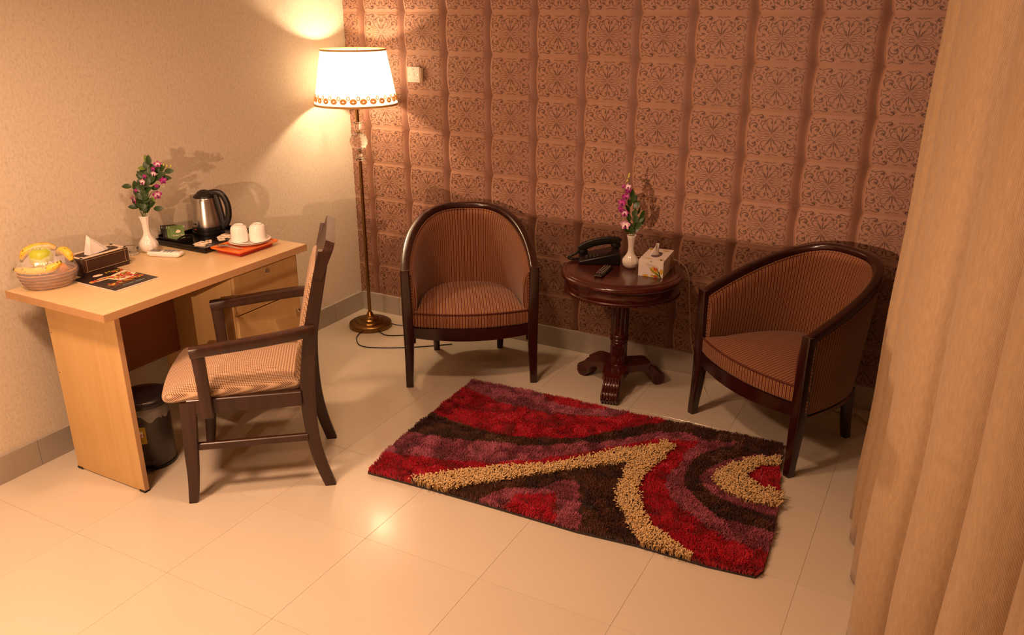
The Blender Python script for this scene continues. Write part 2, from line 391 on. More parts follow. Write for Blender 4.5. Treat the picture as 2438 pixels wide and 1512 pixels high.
# ------------------------------------------------------------------ curtain on the right
tips = [(3.215, -1.060), (3.231, -1.207), (3.262, -1.443), (3.290, -1.783), (3.387, -2.25), (3.455, -2.70), (3.50, -3.06), (3.56, -3.4)]
cp = [(3.33, -1.02, 0), (3.245, -1.035, 0)]
for k, (x, y) in enumerate(tips):
    if k + 1 == len(tips): cp.append((x, y, 0)); break
    x2, y2 = tips[k + 1]; dy = y - y2; e = 0.6 + dy
    if k: cp.append((x + 0.018 * e, y + 0.10 * dy, 0))
    for ax, ay in ((0.0, 0.0), (0.025, 0.15), (0.075, 0.24), (0.13, 0.27)): cp.append((x + ax * e, y - ay * dy, 0))
    for ax, ay in ((0.17, 0.42), (0.15, 0.64)): cp.append(((x + x2) / 2 + ax * e, y - ay * dy, 0))
    cp.append((x2 + 0.065 * e, y2 + 0.19 * dy, 0))
cp.append((3.66, -3.5, 0))
path = cat_rom(cp, 5)
al = [0.0]
for a, b in zip(path[:-1], path[1:]): al.append(al[-1] + (b - a).length)
H0, H1 = 0.012, CEIL - 0.06
rows = []; uvs = []
for r in range(25):
    t = r / 24; z = H0 + (H1 - H0) * t; row = []
    for q, s in zip(path, al):
        base = 3.33 + 0.10 * max(0, -1.1 - q.y)
        amp = 1.0 - 0.18 * t
        x = base + (q.x - base) * amp + 0.022 * t
        x += 0.004 * math.sin(9 * z + 3 * q.y) * (1 - t)
        row.append((x, q.y + 0.006 * math.sin(2.2 * z + 5 * q.x), z))
    rows.append(row); uvs.append([(s, z) for s in al])
cur = thing('curtain', 'long tan woven curtain hanging in deep folds at the right', 'curtain', (0, 0, 0))
co = G().grid(rows, uvs).obj('drape', M_CURTAIN, cur, 80)
md = co.modifiers.new('thick', 'SOLIDIFY'); md.thickness = 0.0025
hem = [Vector((r[0], r[1], 0.05)) for r in rows[0]]
rail = thing('curtain_rail', 'white curtain rail fixed under the ceiling above the tan curtain', 'curtain rail', (0, 0, 0))
rp = [(3.36 + 0.10 * max(0, -1.1 - y), y, CEIL - 0.045) for y in np.linspace(-0.95, -3.6, 12)]
G().tube(rp, 0.014, 8).obj('track', M_PAPER, rail)
for q in (rp[1], rp[6], rp[10]): G().box((q[0], q[1], CEIL - 0.0155), (0.03, 0.03, 0.031)).obj('bracket', M_PAPER, rail)

# ------------------------------------------------------------------ ceiling lights and the added wall spot with its shadow block (out of frame)
M_EMIT = NT('lit_diffuser'); M_EMIT = M_EMIT.P(Base_Color=(0.9, 0.85, 0.8, 1), Emission_Color=(*WARM, 1), Emission_Strength=3.0)
for k, (x, y, r, w) in enumerate(CEIL_LIGHTS):
    t = thing('ceiling_light', ['round ceiling light above the desk', 'round ceiling light above the rug', 'round ceiling light over the far end of the room'][k], 'ceiling light', (x, y, CEIL))
    G().lathe([(r + 0.02, -0.001), (r + 0.02, -0.012), (r + 0.004, -0.018), (r + 0.002, -0.004)], 32, cap=False).obj('trim_ring', M_PAPER, t)
    G().lathe([(r, -0.010), (r * 0.5, -0.012), (0.002, -0.012)], 32, cap=False).obj('diffuser', M_EMIT, t)
    ld = bpy.data.lights.new('downlight', 'AREA'); ld.shape = 'DISK'; ld.size = 2 * r; ld.energy = w; ld.color = WARM
    ld.spread = math.radians(140)
    link('downlight', ld, t, (0, 0, -0.022))
wx, wy, wz, ww = ADDED_SPOT
wl = thing('added_wall_spot', 'added unseen spot in brass lamp form that lights the back wall', 'lamp', (wx, wy, wz))
G().tube([(0, YF - wy, 0), (0, YF - wy + 0.015, 0)], 0.045, 20).obj('rose', M_BRASS, wl)
G().tube(cat_rom([(0, YF - wy + 0.012, 0), (0, YF - wy + 0.06, -0.01), (0, -0.03, -0.02), (0, -0.005, -0.012)], 5), 0.008, 8).obj('arm', M_BRASS, wl)
G().sphere((0, 0, 0), 0.008, 10, 6).obj('lit_capsule', M_EMIT, wl)
ld = bpy.data.lights.new('added_spot_light', 'SPOT'); ld.energy = ww; ld.color = WARM; ld.shadow_soft_size = 0.004; ld.spot_size = math.radians(74); ld.spot_blend = 1.0
link('added_spot_light', ld, wl, (0, 0.011, 0), (Vector((1.75, 0, 2.15)) - Vector((wx, wy, wz))).to_track_quat('-Z', 'Y').to_euler())
x0, x1, y0, y1, zt = SHADOW_BLOCK
ch = thing('shadow_block', 'added unseen chest-shaped block that casts the back-wall shadow edge', 'chest', ((x0 + x1) / 2, (y0 + y1) / 2, 0))
w, d = x1 - x0, y1 - y0
G().box((0, 0, zt - 0.0125), (w, d, 0.025), 0.003, 1).obj('top', M_WALNUT, ch)
G().box((0, 0, (zt - 0.025 + 0.06) / 2), (w - 0.04, d - 0.04, zt - 0.085), 0.002, 1).obj('carcass', M_WALNUT, ch)
for k in range(4):
    o = G().box((0, d / 2 - 0.012, 0.22 + 0.315 * k), (w - 0.07, 0.018, 0.295), 0.003, 1).obj('drawer', M_WALNUT, ch)
    for sx in (-0.12, 0.12): G().sphere((sx, d / 2 + 0.012, 0.22 + 0.315 * k), 0.013, 10, 6).obj('knob', M_BRASS, o)
for sx in (-1, 1):
    for sy in (-1, 1): G().box((sx * (w / 2 - 0.05), sy * (d / 2 - 0.05), 0.03), (0.05, 0.05, 0.06)).obj('foot', M_WALNUT, ch)

# ================================================================== desk
DZ = 0.83
desk = thing('desk', 'light beech laminate writing desk against the beige wall', 'desk', (0, 0, 0))
G().box((0.377, -1.782, DZ - 0.0155), (0.59, 1.104, 0.029), 0.0015, 1).obj('desktop', M_BEECH_Y, desk)
G().box((0.6735, -1.782, DZ - 0.0155), (0.003, 1.106, 0.031), 0.0008, 1).obj('front_edging', M_BEECH_EDGE, desk)
G().box((0.377, -2.3355, DZ - 0.0155), (0.596, 0.003, 0.031), 0.0008, 1).obj('end_edging', M_BEECH_EDGE, desk)
sp = G().box((0.39, -2.24, 0.402), (0.43, 0.02, 0.796), 0.001, 1).obj('side_panel', M_BEECH_Z, desk)
G().box((0.6065, -2.24, 0.402), (0.003, 0.021, 0.796)).obj('edging', M_BEECH_EDGE, sp)
for x in (0.192, 0.591): G().box((x, -2.24, 0.003), (0.034, 0.026, 0.012), 0.001, 1).obj('foot_cap', M_BLACK, sp)
for z in (0.64, 0.46): G().tube([(0.186, -2.2505, z), (0.186, -2.2495, z)], 0.0028, 8).obj('screw_cap', M_BLACK, sp)
G().box((0.192, -1.94, 0.57), (0.018, 0.576, 0.455), 0.001, 1).obj('modesty_panel', M_BACKBOARD, desk)
G().box((0.39, -1.245, 0.402), (0.43, 0.018, 0.796), 0.001, 1).obj('side_panel', M_BEECH_Z, desk)
ped = G().box((0.34, -1.4525, 0.5), (0.50, 0.395, 0.596), 0.0015, 1).obj('pedestal', M_BEECH_Z, desk)
dr = G().box((0.600, -1.445, 0.69), (0.018, 0.402, 0.208), 0.0015, 1).obj('drawer', M_BEECH_Z, desk)
G().lathe([(0.0105, 0), (0.0105, 0.004), (0.008, 0.006), (0.006, 0.0062), (0.0055, 0.003), (0.001, 0.003)], 20).obj('lock', M_CHROME, dr, 35, (0.609, -1.445, 0.745)).rotation_euler = (0, PI / 2, 0)
dd = G().box((0.600, -1.445, 0.392), (0.018, 0.402, 0.376), 0.0015, 1).obj('door', M_BEECH_Z, desk)
G().lathe([(0.005, 0), (0.005, 0.008), (0.009, 0.012), (0.009, 0.018), (0.005, 0.021)], 16).obj('knob', M_CHROME, dd, 35, (0.609, -1.275, 0.5)).rotation_euler = (0, PI / 2, 0)

# ================================================================== desk chair
dc = thing('desk_chair', 'walnut armchair with beige tweed seat and back pulled up to the desk', 'chair', (0.6755, -2.022, 0), math.atan2(-0.776, 0.631))
def post(st, lat=0.034):
    """st: (z, y, depth, x)  square-section swept post"""
    c = cat_rom([(x, y, z) for z, y, d, x in st], 5); ds = [s[2] for s in st]
    rings = []
    for k, p in enumerate(c):
        f = k / 5; i = min(int(f), len(ds) - 1); d = ds[i] + (ds[min(i + 1, len(ds) - 1)] - ds[i]) * (f - i)
        rings.append([(p.x + a, p.y + b, p.z) for a, b in rrect(lat, d, 0.006, 2)])
    return G().loft(rings)
for s in (1, -1):
    post([(0, 0.012, 0.036, 0.235 * s), (0.12, 0.026, 0.044, 0.236 * s), (0.26, 0.034, 0.054, 0.236 * s), (0.45, 0.046, 0.064, 0.234 * s)], 0.036).obj('front_leg', M_WALNUT, dc)
    post([(0, 0.560, 0.046, 0.205 * s), (0.12, 0.527, 0.05, 0.21 * s), (0.26, 0.506, 0.052, 0.215 * s), (0.46, 0.503, 0.058, 0.222 * s), (0.68, 0.532, 0.056, 0.222 * s), (0.9, 0.580, 0.05, 0.222 * s), (1.03, 0.612, 0.044, 0.222 * s)], 0.034).obj('rear_post', M_WALNUT, dc)
    G().box((0.236 * s, 0.26, 0.428), (0.026, 0.44, 0.062), 0.003, 1).obj('side_rail', M_WALNUT, dc)
    G().box((0.226 * s, 0.265, 0.245), (0.022, 0.45, 0.03), 0.003, 1).obj('stretcher', M_WALNUT, dc)
    post([(0.388, 0.118, 0.046, 0.262 * s), (0.52, 0.117, 0.046, 0.266 * s), (0.655, 0.113, 0.05, 0.268 * s)], 0.026).obj('arm_post', M_WALNUT, dc)
    ap = cat_rom([(0.268 * s, 0.088, 0.668), (0.272 * s, 0.2, 0.680), (0.272 * s, 0.36, 0.698), (0.262 * s, 0.48, 0.712), (0.232 * s, 0.545, 0.716)], 6)
    G().tube(ap, 1.0, prof=rrect(0.045, 0.042, 0.009, 2)).obj('armrest', M_WALNUT, dc)
G().box((0, 0.035, 0.428), (0.44, 0.026, 0.062), 0.003, 1).obj('front_rail', M_WALNUT, dc)
G().box((0, 0.50, 0.428), (0.42, 0.026, 0.062), 0.003, 1).obj('rear_rail', M_WALNUT, dc)
# top rail: angular wooden board
Mx = T(0, 0.606, 0.985, 0, 0, -0.42)
G().prism([(-0.242, -0.07), (0.242, -0.07), (0.242, 0.062), (0.2, 0.078), (-0.2, 0.078), (-0.242, 0.062)], -0.018, 0.018, Mx @ Matrix.Rotation(PI / 2, 4, 'X')).obj('top_rail', M_WALNUT, dc, 0)
def cushion(plan, z0, z1, crown, edge=0.02, steps=5, uvf=None):
    """plan: closed list of (x,y); rounded slab with crowned top"""
    cx = sum(p[0] for p in plan) / len(plan); cy = sum(p[1] for p in plan) / len(plan)
    def ring(k, z): return [(cx + (x - cx) * k, cy + (y - cy) * k, z) for x, y in plan]
    rings = [ring(0.955, z0)]
    for i in range(steps + 1): a = PI / 2 * i / steps; rings.append(ring(0.955 + 0.045 * math.sin(a), z0 + edge * (1 - math.cos(a))))
    for i in range(steps + 1): a = PI / 2 * i / steps; rings.append(ring(0.955 + 0.045 * math.cos(a), z1 - edge + edge * math.sin(a)))
    for k in (0.88, 0.75, 0.55, 0.3, 0.08): rings.append(ring(k, z1 + crown * (1 - (k / 0.955) ** 2.2)))
    return G().loft(rings, True, True, uvf)
def trapz(wf, wr, y0, y1, r=0.03, bow=0.0, n=6):
    pts = []
    for x, y, nx in ((wr, y1, 0), (-wr, y1, 0), (-wf, y0, 0), (wf, y0, 0)): pts.append((x, y))
    out = []; N = 4
    for i in range(4):
        p0, p1, p2 = Vector(pts[i - 1]), Vector(pts[i]), Vector(pts[(i + 1) % 4])
        a = (p0 - p1).normalized() * r; b = (p2 - p1).normalized() * r
        for k in range(n + 1):
            t = k / n; q = (p1 + a) * (1 - t) ** 2 + p1 * 2 * t * (1 - t) + (p1 + b) * t * t; out.append((q.x, q.y))
        for k in range(1, 8):
            t = k / 8; q = (p1 + b) * (1 - t) + (p2 + (p1 - p2).normalized() * r) * t; out.append((q.x, q.y))
    return [(x, y - bow * max(0, 1 - (x / wf) ** 2) * max(0, min(1, (y1 - y) / (y1 - y0))) ** 3) for x, y in out]
cushion(trapz(0.253, 0.208, -0.045, 0.485, 0.03, 0.02), 0.452, 0.492, 0.035).obj('seat', M_TWEED, dc, 50)
bk = G(); rings = []
def back_ring(z, th, w):
    y = 0.497 + (z - 0.5) * 0.205
    return [(a, y + b, z) for a, b in rrect(w, th, min(th, w) * 0.45, 4, 0, -th / 2 + 0.018)]
for z, th, w in ((0.465, 0.03, 0.395), (0.475, 0.055, 0.405), (0.55, 0.066, 0.41), (0.7, 0.068, 0.41), (0.88, 0.062, 0.41), (0.935, 0.05, 0.405), (0.948, 0.025, 0.39)): rings.append(back_ring(z, th, w))
bk.loft(rings).obj('backrest', M_TWEED, dc, 60)

# ================================================================== tub armchairs
def u_curve(off=0.0, n=48, hx=0.332, hy=0.575):
    raw = []
    for k in range(401):
        a = PI - PI * k / 400; c, s = math.cos(a), max(0, math.sin(a))
        raw.append(Vector((hx * math.copysign(abs(c) ** 0.72, c), hy * s ** 0.85, 0)))
    L = [0]
    for a, b in zip(raw[:-1], raw[1:]): L.append(L[-1] + (b - a).length)
    out = []; j = 0
    for k in range(n + 1):
        t = L[-1] * k / n
        while j < 399 and L[j + 1] < t: j += 1
        f = (t - L[j]) / (L[j + 1] - L[j] + 1e-12); out.append(raw[j].lerp(raw[j + 1], min(1, f)))
    res = []
    for k, p in enumerate(out):
        tg = (out[min(k + 1, n)] - out[max(k - 1, 0)]).normalized(); nr = Vector((tg.y, -tg.x, 0))   # inward normal
        res.append((p + nr * off, nr, L[-1] * k / n))
    return res
def rz(y): return 0.628 + 0.215 * (max(0, y) / 0.575) ** 0.95
def build_armchair(label):
    a = thing('tub_armchair', label, 'armchair', (0, 0, 0), 0, 'striped tub armchairs')
    uc = u_curve()
    G().tube([(p.x, p.y, rz(p.y)) for p, nr, s in uc], 1.0, prof=rrect(0.046, 0.036, 0.014, 4)).obj('top_rail', M_MAHOG, a, 50)
    gi = G(); P = []; UV = []
    for p, nr, s in uc:
        row = []; uv = []; zt = rz(p.y) - 0.014
        for f, off in ((0, 0.012), (0.03, 0.034), (0.12, 0.045), (0.35, 0.056), (0.6, 0.056), (0.85, 0.05), (1, 0.046)):
            z = zt + (0.36 - zt) * f; sh = Vector((p.x, p.y, 0)) * (1 - 0.06 * f) if p.y > 0.05 else p
            q = Vector((p.x * (1 - 0.0 * f), p.y * (1 - 0.09 * f), 0)) + nr * off; row.append((q.x, max(q.y, 0.006), z)); uv.append((s * 0.92, z))
        P.append(row); UV.append(uv)
    for sgn, i in ((-1, 0), (1, len(P))):
        src = P[0] if i == 0 else P[-1]; su = UV[0] if i == 0 else UV[-1]
        P.insert(i, [(sgn * 0.309, 0.012, q[2]) for q in src]); UV.insert(i, [(u - 0.03 * (1 if i == 0 else -1), v) for u, v in su])
    gi.grid(P, UV).obj('inner_back', M_STRIPE, a, 70)
    go = G(); P = []; UV = []
    for p, nr, s in uc:
        row = []; uv = []; zt = rz(p.y) - 0.014
        for f, off in ((0, -0.004), (0.05, -0.013), (0.3, -0.013), (0.7, -0.011), (0.97, -0.010), (1, 0.004)):
            z = zt + (0.262 - zt) * f; q = Vector((p.x * (1 - 0.05 * f), p.y * (1 - 0.11 * f), 0)) + nr * off; row.append((q.x, max(q.y, 0.004), z)); uv.append((s, z))
        P.append(row[::-1]); UV.append(uv[::-1])
    go.grid(P, UV).obj('outer_back', M_STRIPE, a, 70)
    # piping round the upholstery edges
    def pipe(pts, uvs):
        g = G(); pts = [Vector(q) for q in pts]; s = 0; prev = pts[0]; rings = []; uu = []
        g2 = G(); g2.tube(pts, 0.0045, 6)
        d = [0]
        for i in range(1, len(pts)): d.append(d[-1] + (pts[i] - pts[i - 1]).length)
        g2.uv = [(d[i // 6], 0.0) if d[i // 6] > 0 else (1e-4, 0) for i in range(len(g2.v))]
        return g2
    pipe([(p.x + nr.x * 0.026, max(0.008, p.y + nr.y * 0.026), rz(p.y) - 0.017) for p, nr, s in uc], None).obj('piping', M_STRIPE, a, 70)
    pipe([(p.x - nr.x * 0.019, max(0.006, p.y - nr.y * 0.019), rz(p.y) - 0.020) for p, nr, s in uc], None).obj('piping', M_STRIPE, a, 70)
    pipe([(p.x * 0.95 - nr.x * 0.012, max(0.006, p.y * 0.89 - nr.y * 0.012), 0.262) for p, nr, s in uc], None).obj('piping', M_STRIPE, a, 70)
    for sx in (-1, 1):
        pipe([(sx * 0.302, 0.008, z) for z in np.linspace(0.605, 0.40, 8)], None).obj('piping', M_STRIPE, a, 70)
        pipe([(sx * (0.352 - 0.1 * max(0, 0.33 - z)), 0.016, z) for z in np.linspace(0.605, 0.262, 8)], None).obj('piping', M_STRIPE, a, 70)
    # base rail carrying the shell
    G().tube([(p.x * 0.92, p.y * 0.87, 0.262) for p, nr, s in uc], 1.0, prof=rrect(0.03, 0.045, 0.004, 2)).obj('base_rail', M_MAHOG, a, 50)
    # seat cushion
    pl = []
    for k in range(13):
        x = -0.300 + 0.600 * k / 12; pl.append((x, -0.012 - 0.050 * (1 - (x / 0.3) ** 2)))
    for p, nr, s in reversed(uc[3:-3]):
        q = Vector((p.x * 0.955, p.y * 0.93, 0)) + nr * 0.045; pl.append((q.x, max(q.y, 0.03)))
    uvf = lambda v: (v.x + 0.5 + 1e-4, v.y + v.z)
    cushion(pl, 0.332, 0.418, 0.030, 0.016, 4, uvf).obj('seat_cushion', M_STRIPE, a, 60)
    fr = [(x, y, 0.4135) for x, y in pl[:13]]
    pipe([(x, y - 0.001, z) for x, y, z in fr], None).obj('piping', simple('cushion_piping', '#5a2416', 0.8) if 'cushion_piping' not in bpy.data.materials else bpy.data.materials['cushion_piping'], a, 70)
    # bowed front apron
    ys = np.linspace(-0.31, 0.31, 17); P = []
    rings = []
    for x in ys:
        y = -0.012 - 0.046 * (1 - (x / 0.31) ** 2); zb = 0.276 - 0.012 * math.cos(x / 0.31 * PI / 2)
        rings.append([(x, y, zb), (x, y + 0.026, zb), (x, y + 0.026, 0.332), (x, y, 0.332)])
    G().loft(rings).obj('front_apron', M_MAHOG, a, 50)
    for sx in (-1, 1):
        st = [(0.0, -0.012, 0.038, 0.331 * sx), (0.05, -0.010, 0.040, 0.330 * sx), (0.16, 0.0, 0.046, 0.327 * sx), (0.29, 0.006, 0.054, 0.325 * sx), (0.45, 0.004, 0.052, 0.328 * sx), (0.60, 0.004, 0.048, 0.331 * sx), (0.645, 0.004, 0.046, 0.332 * sx)]
        c = cat_rom([(x, y, z) for z, y, d, x in st], 5); rings = []
        for k, p in enumerate(c):
            f = k / 5; i = min(int(f), len(st) - 1); d = st[i][2] + (st[min(i + 1, len(st) - 1)][2] - st[i][2]) * (f - i)
            rings.append([(p.x + u, p.y + v, p.z) for u, v in rrect(d, d, 0.007, 3)])
        G().loft(rings).obj('front_leg', M_MAHOG, a, 50)
        st = [(0.0, 0.480, 0.034, 0.186 * sx), (0.1, 0.462, 0.036, 0.188 * sx), (0.27, 0.440, 0.044, 0.195 * sx)]
        c = cat_rom([(x, y, z) for z, y, d, x in st], 5); rings = []
        for k, p in enumerate(c):
            f = k / 10; d = 0.034 + 0.01 * f; rings.append([(p.x + u, p.y + v, p.z) for u, v in rrect(d, d, 0.005, 2)])
        G().loft(rings).obj('rear_leg', M_MAHOG, a, 50)
    return a
ac1 = build_armchair('striped tub armchair beside the floor lamp, seen from the front')
ac2 = copy_tree(ac1); ac2['label'] = 'striped tub armchair next to the tan curtain, turned to the left'
ac1.location = (1.2545, -0.684, 0); ac1.rotation_euler = (0, 0, math.radians(33.3))
ac2.location = (2.6765, -0.642, 0); ac2.rotation_euler = (0, 0, math.radians(-35.45))

# ================================================================== round pedestal table
TZ = 0.652
rtb = thing('round_table', 'round cherry-stained pedestal table between the two armchairs', 'table', (1.953, -0.345, 0))
G().lathe([(0.001, 0.605), (0.292, 0.605), (0.300, 0.611), (0.311, 0.622), (0.312, 0.632), (0.306, 0.642), (0.296, 0.6455), (0.291, 0.645), (0.288, 0.648), (0.280, 0.6515), (0.26, TZ), (0.001, TZ)], 72, cap=False).obj('tabletop', M_CHERRY, rtb, 45)
G().lathe([(0.270, 0.606), (0.290, 0.606), (0.294, 0.598), (0.292, 0.575), (0.288, 0.562), (0.292, 0.556), (0.290, 0.548), (0.272, 0.548)], 72, cap=False).obj('apron', M_CHERRY, rtb, 45)
gb = G()
for k in range(110):
    a = 2 * PI * k / 110; gb.sphere((0.2905 * math.cos(a), 0.2905 * math.sin(a), 0.5475), 0.0058, 6, 4)
gb.obj('bead_trim', M_CHERRY, rtb)['kind'] = 'stuff'
G().lathe([(0.001, 0.566), (0.12, 0.566), (0.11, 0.585), (0.11, 0.605), (0.001, 0.605)], 32, cap=False).obj('top_block', M_CHERRY, rtb)
def fluted(z0, z1, r, nf=10, d=0.16):
    n = 80; rings = []
    for z, k in ((z0, 0), (z0 + 0.012, 0), (z0 + 0.022, 1), (z1 - 0.022, 1), (z1 - 0.012, 0), (z1, 0)):
        rings.append([(r * (1 - k * d * max(0, math.cos(nf * 2 * PI * j / n)) ** 2) * math.cos(2 * PI * j / n), r * (1 - k * d * max(0, math.cos(nf * 2 * PI * j / n)) ** 2) * math.sin(2 * PI * j / n), z) for j in range(n)])
    return rings
col = G(); col.loft(fluted(0.30, 0.568, 0.045)); col.lathe([(0.045, 0.30), (0.048, 0.296), (0.049, 0.289), (0.044, 0.283), (0.042, 0.281), (0.047, 0.277), (0.049, 0.270), (0.047, 0.263), (0.042, 0.259), (0.044, 0.256)], 40, cap=False)
col.loft(fluted(0.15, 0.256, 0.044)); col.lathe([(0.044, 0.15), (0.050, 0.147), (0.050, 0.139), (0.054, 0.135)], 40, cap=False)
col.obj('column', M_CHERRY, rtb, 40)
angs = [math.radians(q) for q in (-78.6, 41.4, 161.4)]
pl = []
for k, a in enumerate(angs):
    d = Vector((math.cos(a), math.sin(a))); e = Vector((-d.y, d.x))
    pl += [d * 0.155 - e * 0.055, d * 0.168 - e * 0.042, d * 0.168 + e * 0.042, d * 0.155 + e * 0.055]
    b = (a + angs[(k + 1) % 3] + (2 * PI if k == 2 else 0)) / 2; f = Vector((math.cos(b), math.sin(b))); pl += [f * 0.078]
pl = [(p[0], p[1]) for p in pl]
pg = G(); pg.prism(pl, 0.098, 0.137); pg.obj('platform', M_CHERRY, rtb, 20)
side = [(0.10, 0.099), (0.16, 0.118), (0.178, 0.112), (0.196, 0.090), (0.214, 0.074)]
side += [(0.214 + 0.036 * math.cos(t), 0.036 + 0.036 * math.sin(t)) for t in np.linspace(PI / 2 - 0.25, -PI * 0.86, 14)]
side += [(0.172, 0.05), (0.15, 0.072), (0.125, 0.082)]
for a in angs:
    M0 = Matrix.Rotation(a, 4, 'Z'); Mp = M0 @ Matrix(((1, 0, 0, 0), (0, 0, 1, 0), (0, 1, 0, 0), (0, 0, 0, 1)))
    f = G(); f.prism(side, -0.042, 0.042, Mp); ft = f.obj('foot', M_CHERRY, rtb, 50)
    ribs = G()
    for k in range(6):
        y = -0.0365 + 0.0146 * k
        ribs.tube([M0 @ Vector((r + 0.0005, y, z)) for r, z in side[1:15]], 0.0062, 6)
    ribs.obj('reeding', M_CHERRY, ft, 60)
    for sgn in (1, -1):
        g = G()
        for R in (0.024, 0.0125):
            g.tube([M0 @ Vector((0.214 + R * math.cos(t), sgn * 0.042, 0.037 + R * math.sin(t))) for t in np.linspace(0, 2 * PI, 25)], 0.0032, 6, upv=M0 @ Vector((0, 1, 0)))
        g.sphere(M0 @ Vector((0.214, sgn * 0.042, 0.037)), 0.006, 8, 6); g.obj('scroll', M_CHERRY, ft, 60)

# ================================================================== floor lamp
LX, LY = 0.256, -0.262
lamp = thing('floor_lamp', 'brass floor lamp with lit white pleated shade in the corner', 'lamp', (LX, LY, 0))
G().lathe([(0.001, 0), (0.125, 0), (0.132, 0.004), (0.134, 0.014), (0.131, 0.028), (0.120, 0.035), (0.095, 0.038), (0.090, 0.046), (0.062, 0.050), (0.056, 0.060), (0.034, 0.066), (0.022, 0.076), (0.016, 0.092), (0.0115, 0.098), (0.001, 0.098)], 48, cap=False).obj('base', M_BRASS, lamp, 40)
G().lathe([(0.0105, 0.095), (0.0105, 1.046)], 16).obj('pole', M_BRASS, lamp)
G().lathe([(0.027, 1.046), (0.029, 1.050), (0.022, 1.060), (0.017, 1.070), (0.019, 1.080), (0.021, 1.085), (0.018, 1.088), (0.001, 1.088)], 10).obj('crystal_collar', M_GLASS, lamp, 10)
G().lathe([(0.006, 1.085), (0.010, 1.090), (0.006, 1.098), (0.012, 1.104), (0.004, 1.106)], 16).obj('brass_neck', M_BRASS, lamp)
ball = G(); nv, nu = 8, 14; rings = [[(0.054 * math.sin(PI * i / nv) * math.cos(2 * PI * (j + 0.5 * (i % 2)) / nu), 0.054 * math.sin(PI * i / nv) * math.sin(2 * PI * (j + 0.5 * (i % 2)) / nu), 1.158 - 0.054 * math.cos(PI * i / nv)) for j in range(nu)] for i in range(1, nv)]
vs = [p for r in rings for p in r]; fs = []
for i in range(len(rings) - 1):
    for j in range(nu):
        k = (j + 1) % nu; o = 0 if (i + 1) % 2 == 0 else 1
        A, B, D, E_ = i * nu + j, i * nu + k, (i + 1) * nu + j, (i + 1) * nu + k
        if (i + 1) % 2 == 1: fs += [(A, B, E_), (A, E_, D)]
        else: fs += [(A, B, D), (B, E_, D)]
fs += [tuple(reversed(range(nu))), tuple(range(len(vs) - nu, len(vs)))]
ball.add(vs, fs); ball.obj('crystal_ball', M_GLASS, lamp, 0)
G().lathe([(0.006, 1.208), (0.014, 1.213), (0.008, 1.220), (0.006, 1.224)], 16).obj('brass_neck', M_BRASS, lamp)
G().lathe([(0.010, 1.222), (0.019, 1.228), (0.022, 1.236), (0.019, 1.246), (0.021, 1.256), (0.029, 1.266), (0.027, 1.269), (0.001, 1.269)], 10).obj('crystal_collar', M_GLASS, lamp, 10)
G().lathe([(0.0105, 1.267), (0.0105, 1.44), (0.018, 1.445), (0.018, 1.475), (0.001, 1.476)], 16).obj('stem', M_BRASS, lamp)
def shade_mat():
    t = NT('pleated_shade_fabric'); uv = t.sep(t.n('ShaderNodeUVMap').outputs[0])
    pl = t.noise(t.mapv(t.n('ShaderNodeUVMap').outputs[0], scale=(60, 0.6, 1)), 1.0, 3.0, 0.7)
    c = t.ramp(pl, [(0.33, (0.72, 0.62, 0.5, 1)), (0.48, (0.92, 0.9, 0.86, 1))])
    d = t.n('ShaderNodeBsdfDiffuse', {'Color': c}); tr = t.n('ShaderNodeBsdfTranslucent', {'Color': c})
    mx = t.n('ShaderNodeMixShader', {0: 0.55}); t.set(mx.inputs[1], d.outputs[0]); t.set(mx.inputs[2], tr.outputs[0])
    t.set(t.out.inputs['Surface'], mx.outputs[0]); return t.m
M_SHADE = shade_mat()
NS = 240; ZB, ZT, RB, RT = 1.372, 1.668, 0.236, 0.182
rings = []; uvr = []
for i in range(9):
    f = i / 8; r = RB + (RT - RB) * f; rings.append([((r + 0.0012 * math.sin(60 * 2 * PI * j / NS)) * math.cos(2 * PI * j / NS), (r + 0.0012 * math.sin(60 * 2 * PI * j / NS)) * math.sin(2 * PI * j / NS), ZB + (ZT - ZB) * f) for j in range(NS + 1)]); uvr.append([(j / NS * 1.2 + 1e-4, f * 0.3) for j in range(NS + 1)])
sh = G().grid(rings, uvr).obj('shade', M_SHADE, lamp, 80)
M_GOLDTRIM = simple('gold_braid', '#c79a5a', 0.6, var=0.15)
for r, z, w in ((RT, ZT, 0.010), (RB, ZB, 0.012)):
    G().tube([((r + 0.001) * math.cos(t), (r + 0.001) * math.sin(t), z) for t in np.linspace(0, 2 * PI, 73)], 1.0, prof=rrect(0.004, w, 0.0015, 2)).obj('braid', M_GOLDTRIM, sh)
# lace band of gold rosettes near the lower rim
lace = G()
def on_shade(a, z, e=0.0016):
    f = (z - ZB) / (ZT - ZB); r = RB + (RT - RB) * f + e; return Vector((r * math.cos(a), r * math.sin(a), z))
NR = 26
for k in range(NR):
    a = 2 * PI * k / NR
    lace.tube([on_shade(a + 0.075 * math.cos(t) * (1 if 1 else 0), 1.404 + 0.0125 * math.sin(t)) for t in np.linspace(0, 2 * PI, 13)], 0.0034, 4, upv=(math.cos(a), math.sin(a), 0))
    lace.tube([on_shade(a + 0.045 * math.cos(t), 1.403 + 0.007 * math.sin(t)) for t in np.linspace(0, 2 * PI, 10)], 0.0042, 4, upv=(math.cos(a), math.sin(a), 0))
    a += PI / NR
    lace.tube([on_shade(a + 0.036 * math.cos(t), 1.421 + 0.0095 * math.sin(t)) for t in np.linspace(0, 2 * PI, 12)], 0.0026, 4, upv=(math.cos(a), math.sin(a), 0))
_lm = NT('gold_lace'); _a = _lm.n('ShaderNodeBsdfDiffuse', {'Color': lin('#e0bd86')}); _b = _lm.n('ShaderNodeBsdfTranslucent', {'Color': lin('#e8c48c')}); _m = _lm.n('ShaderNodeMixShader', {0: 0.6})
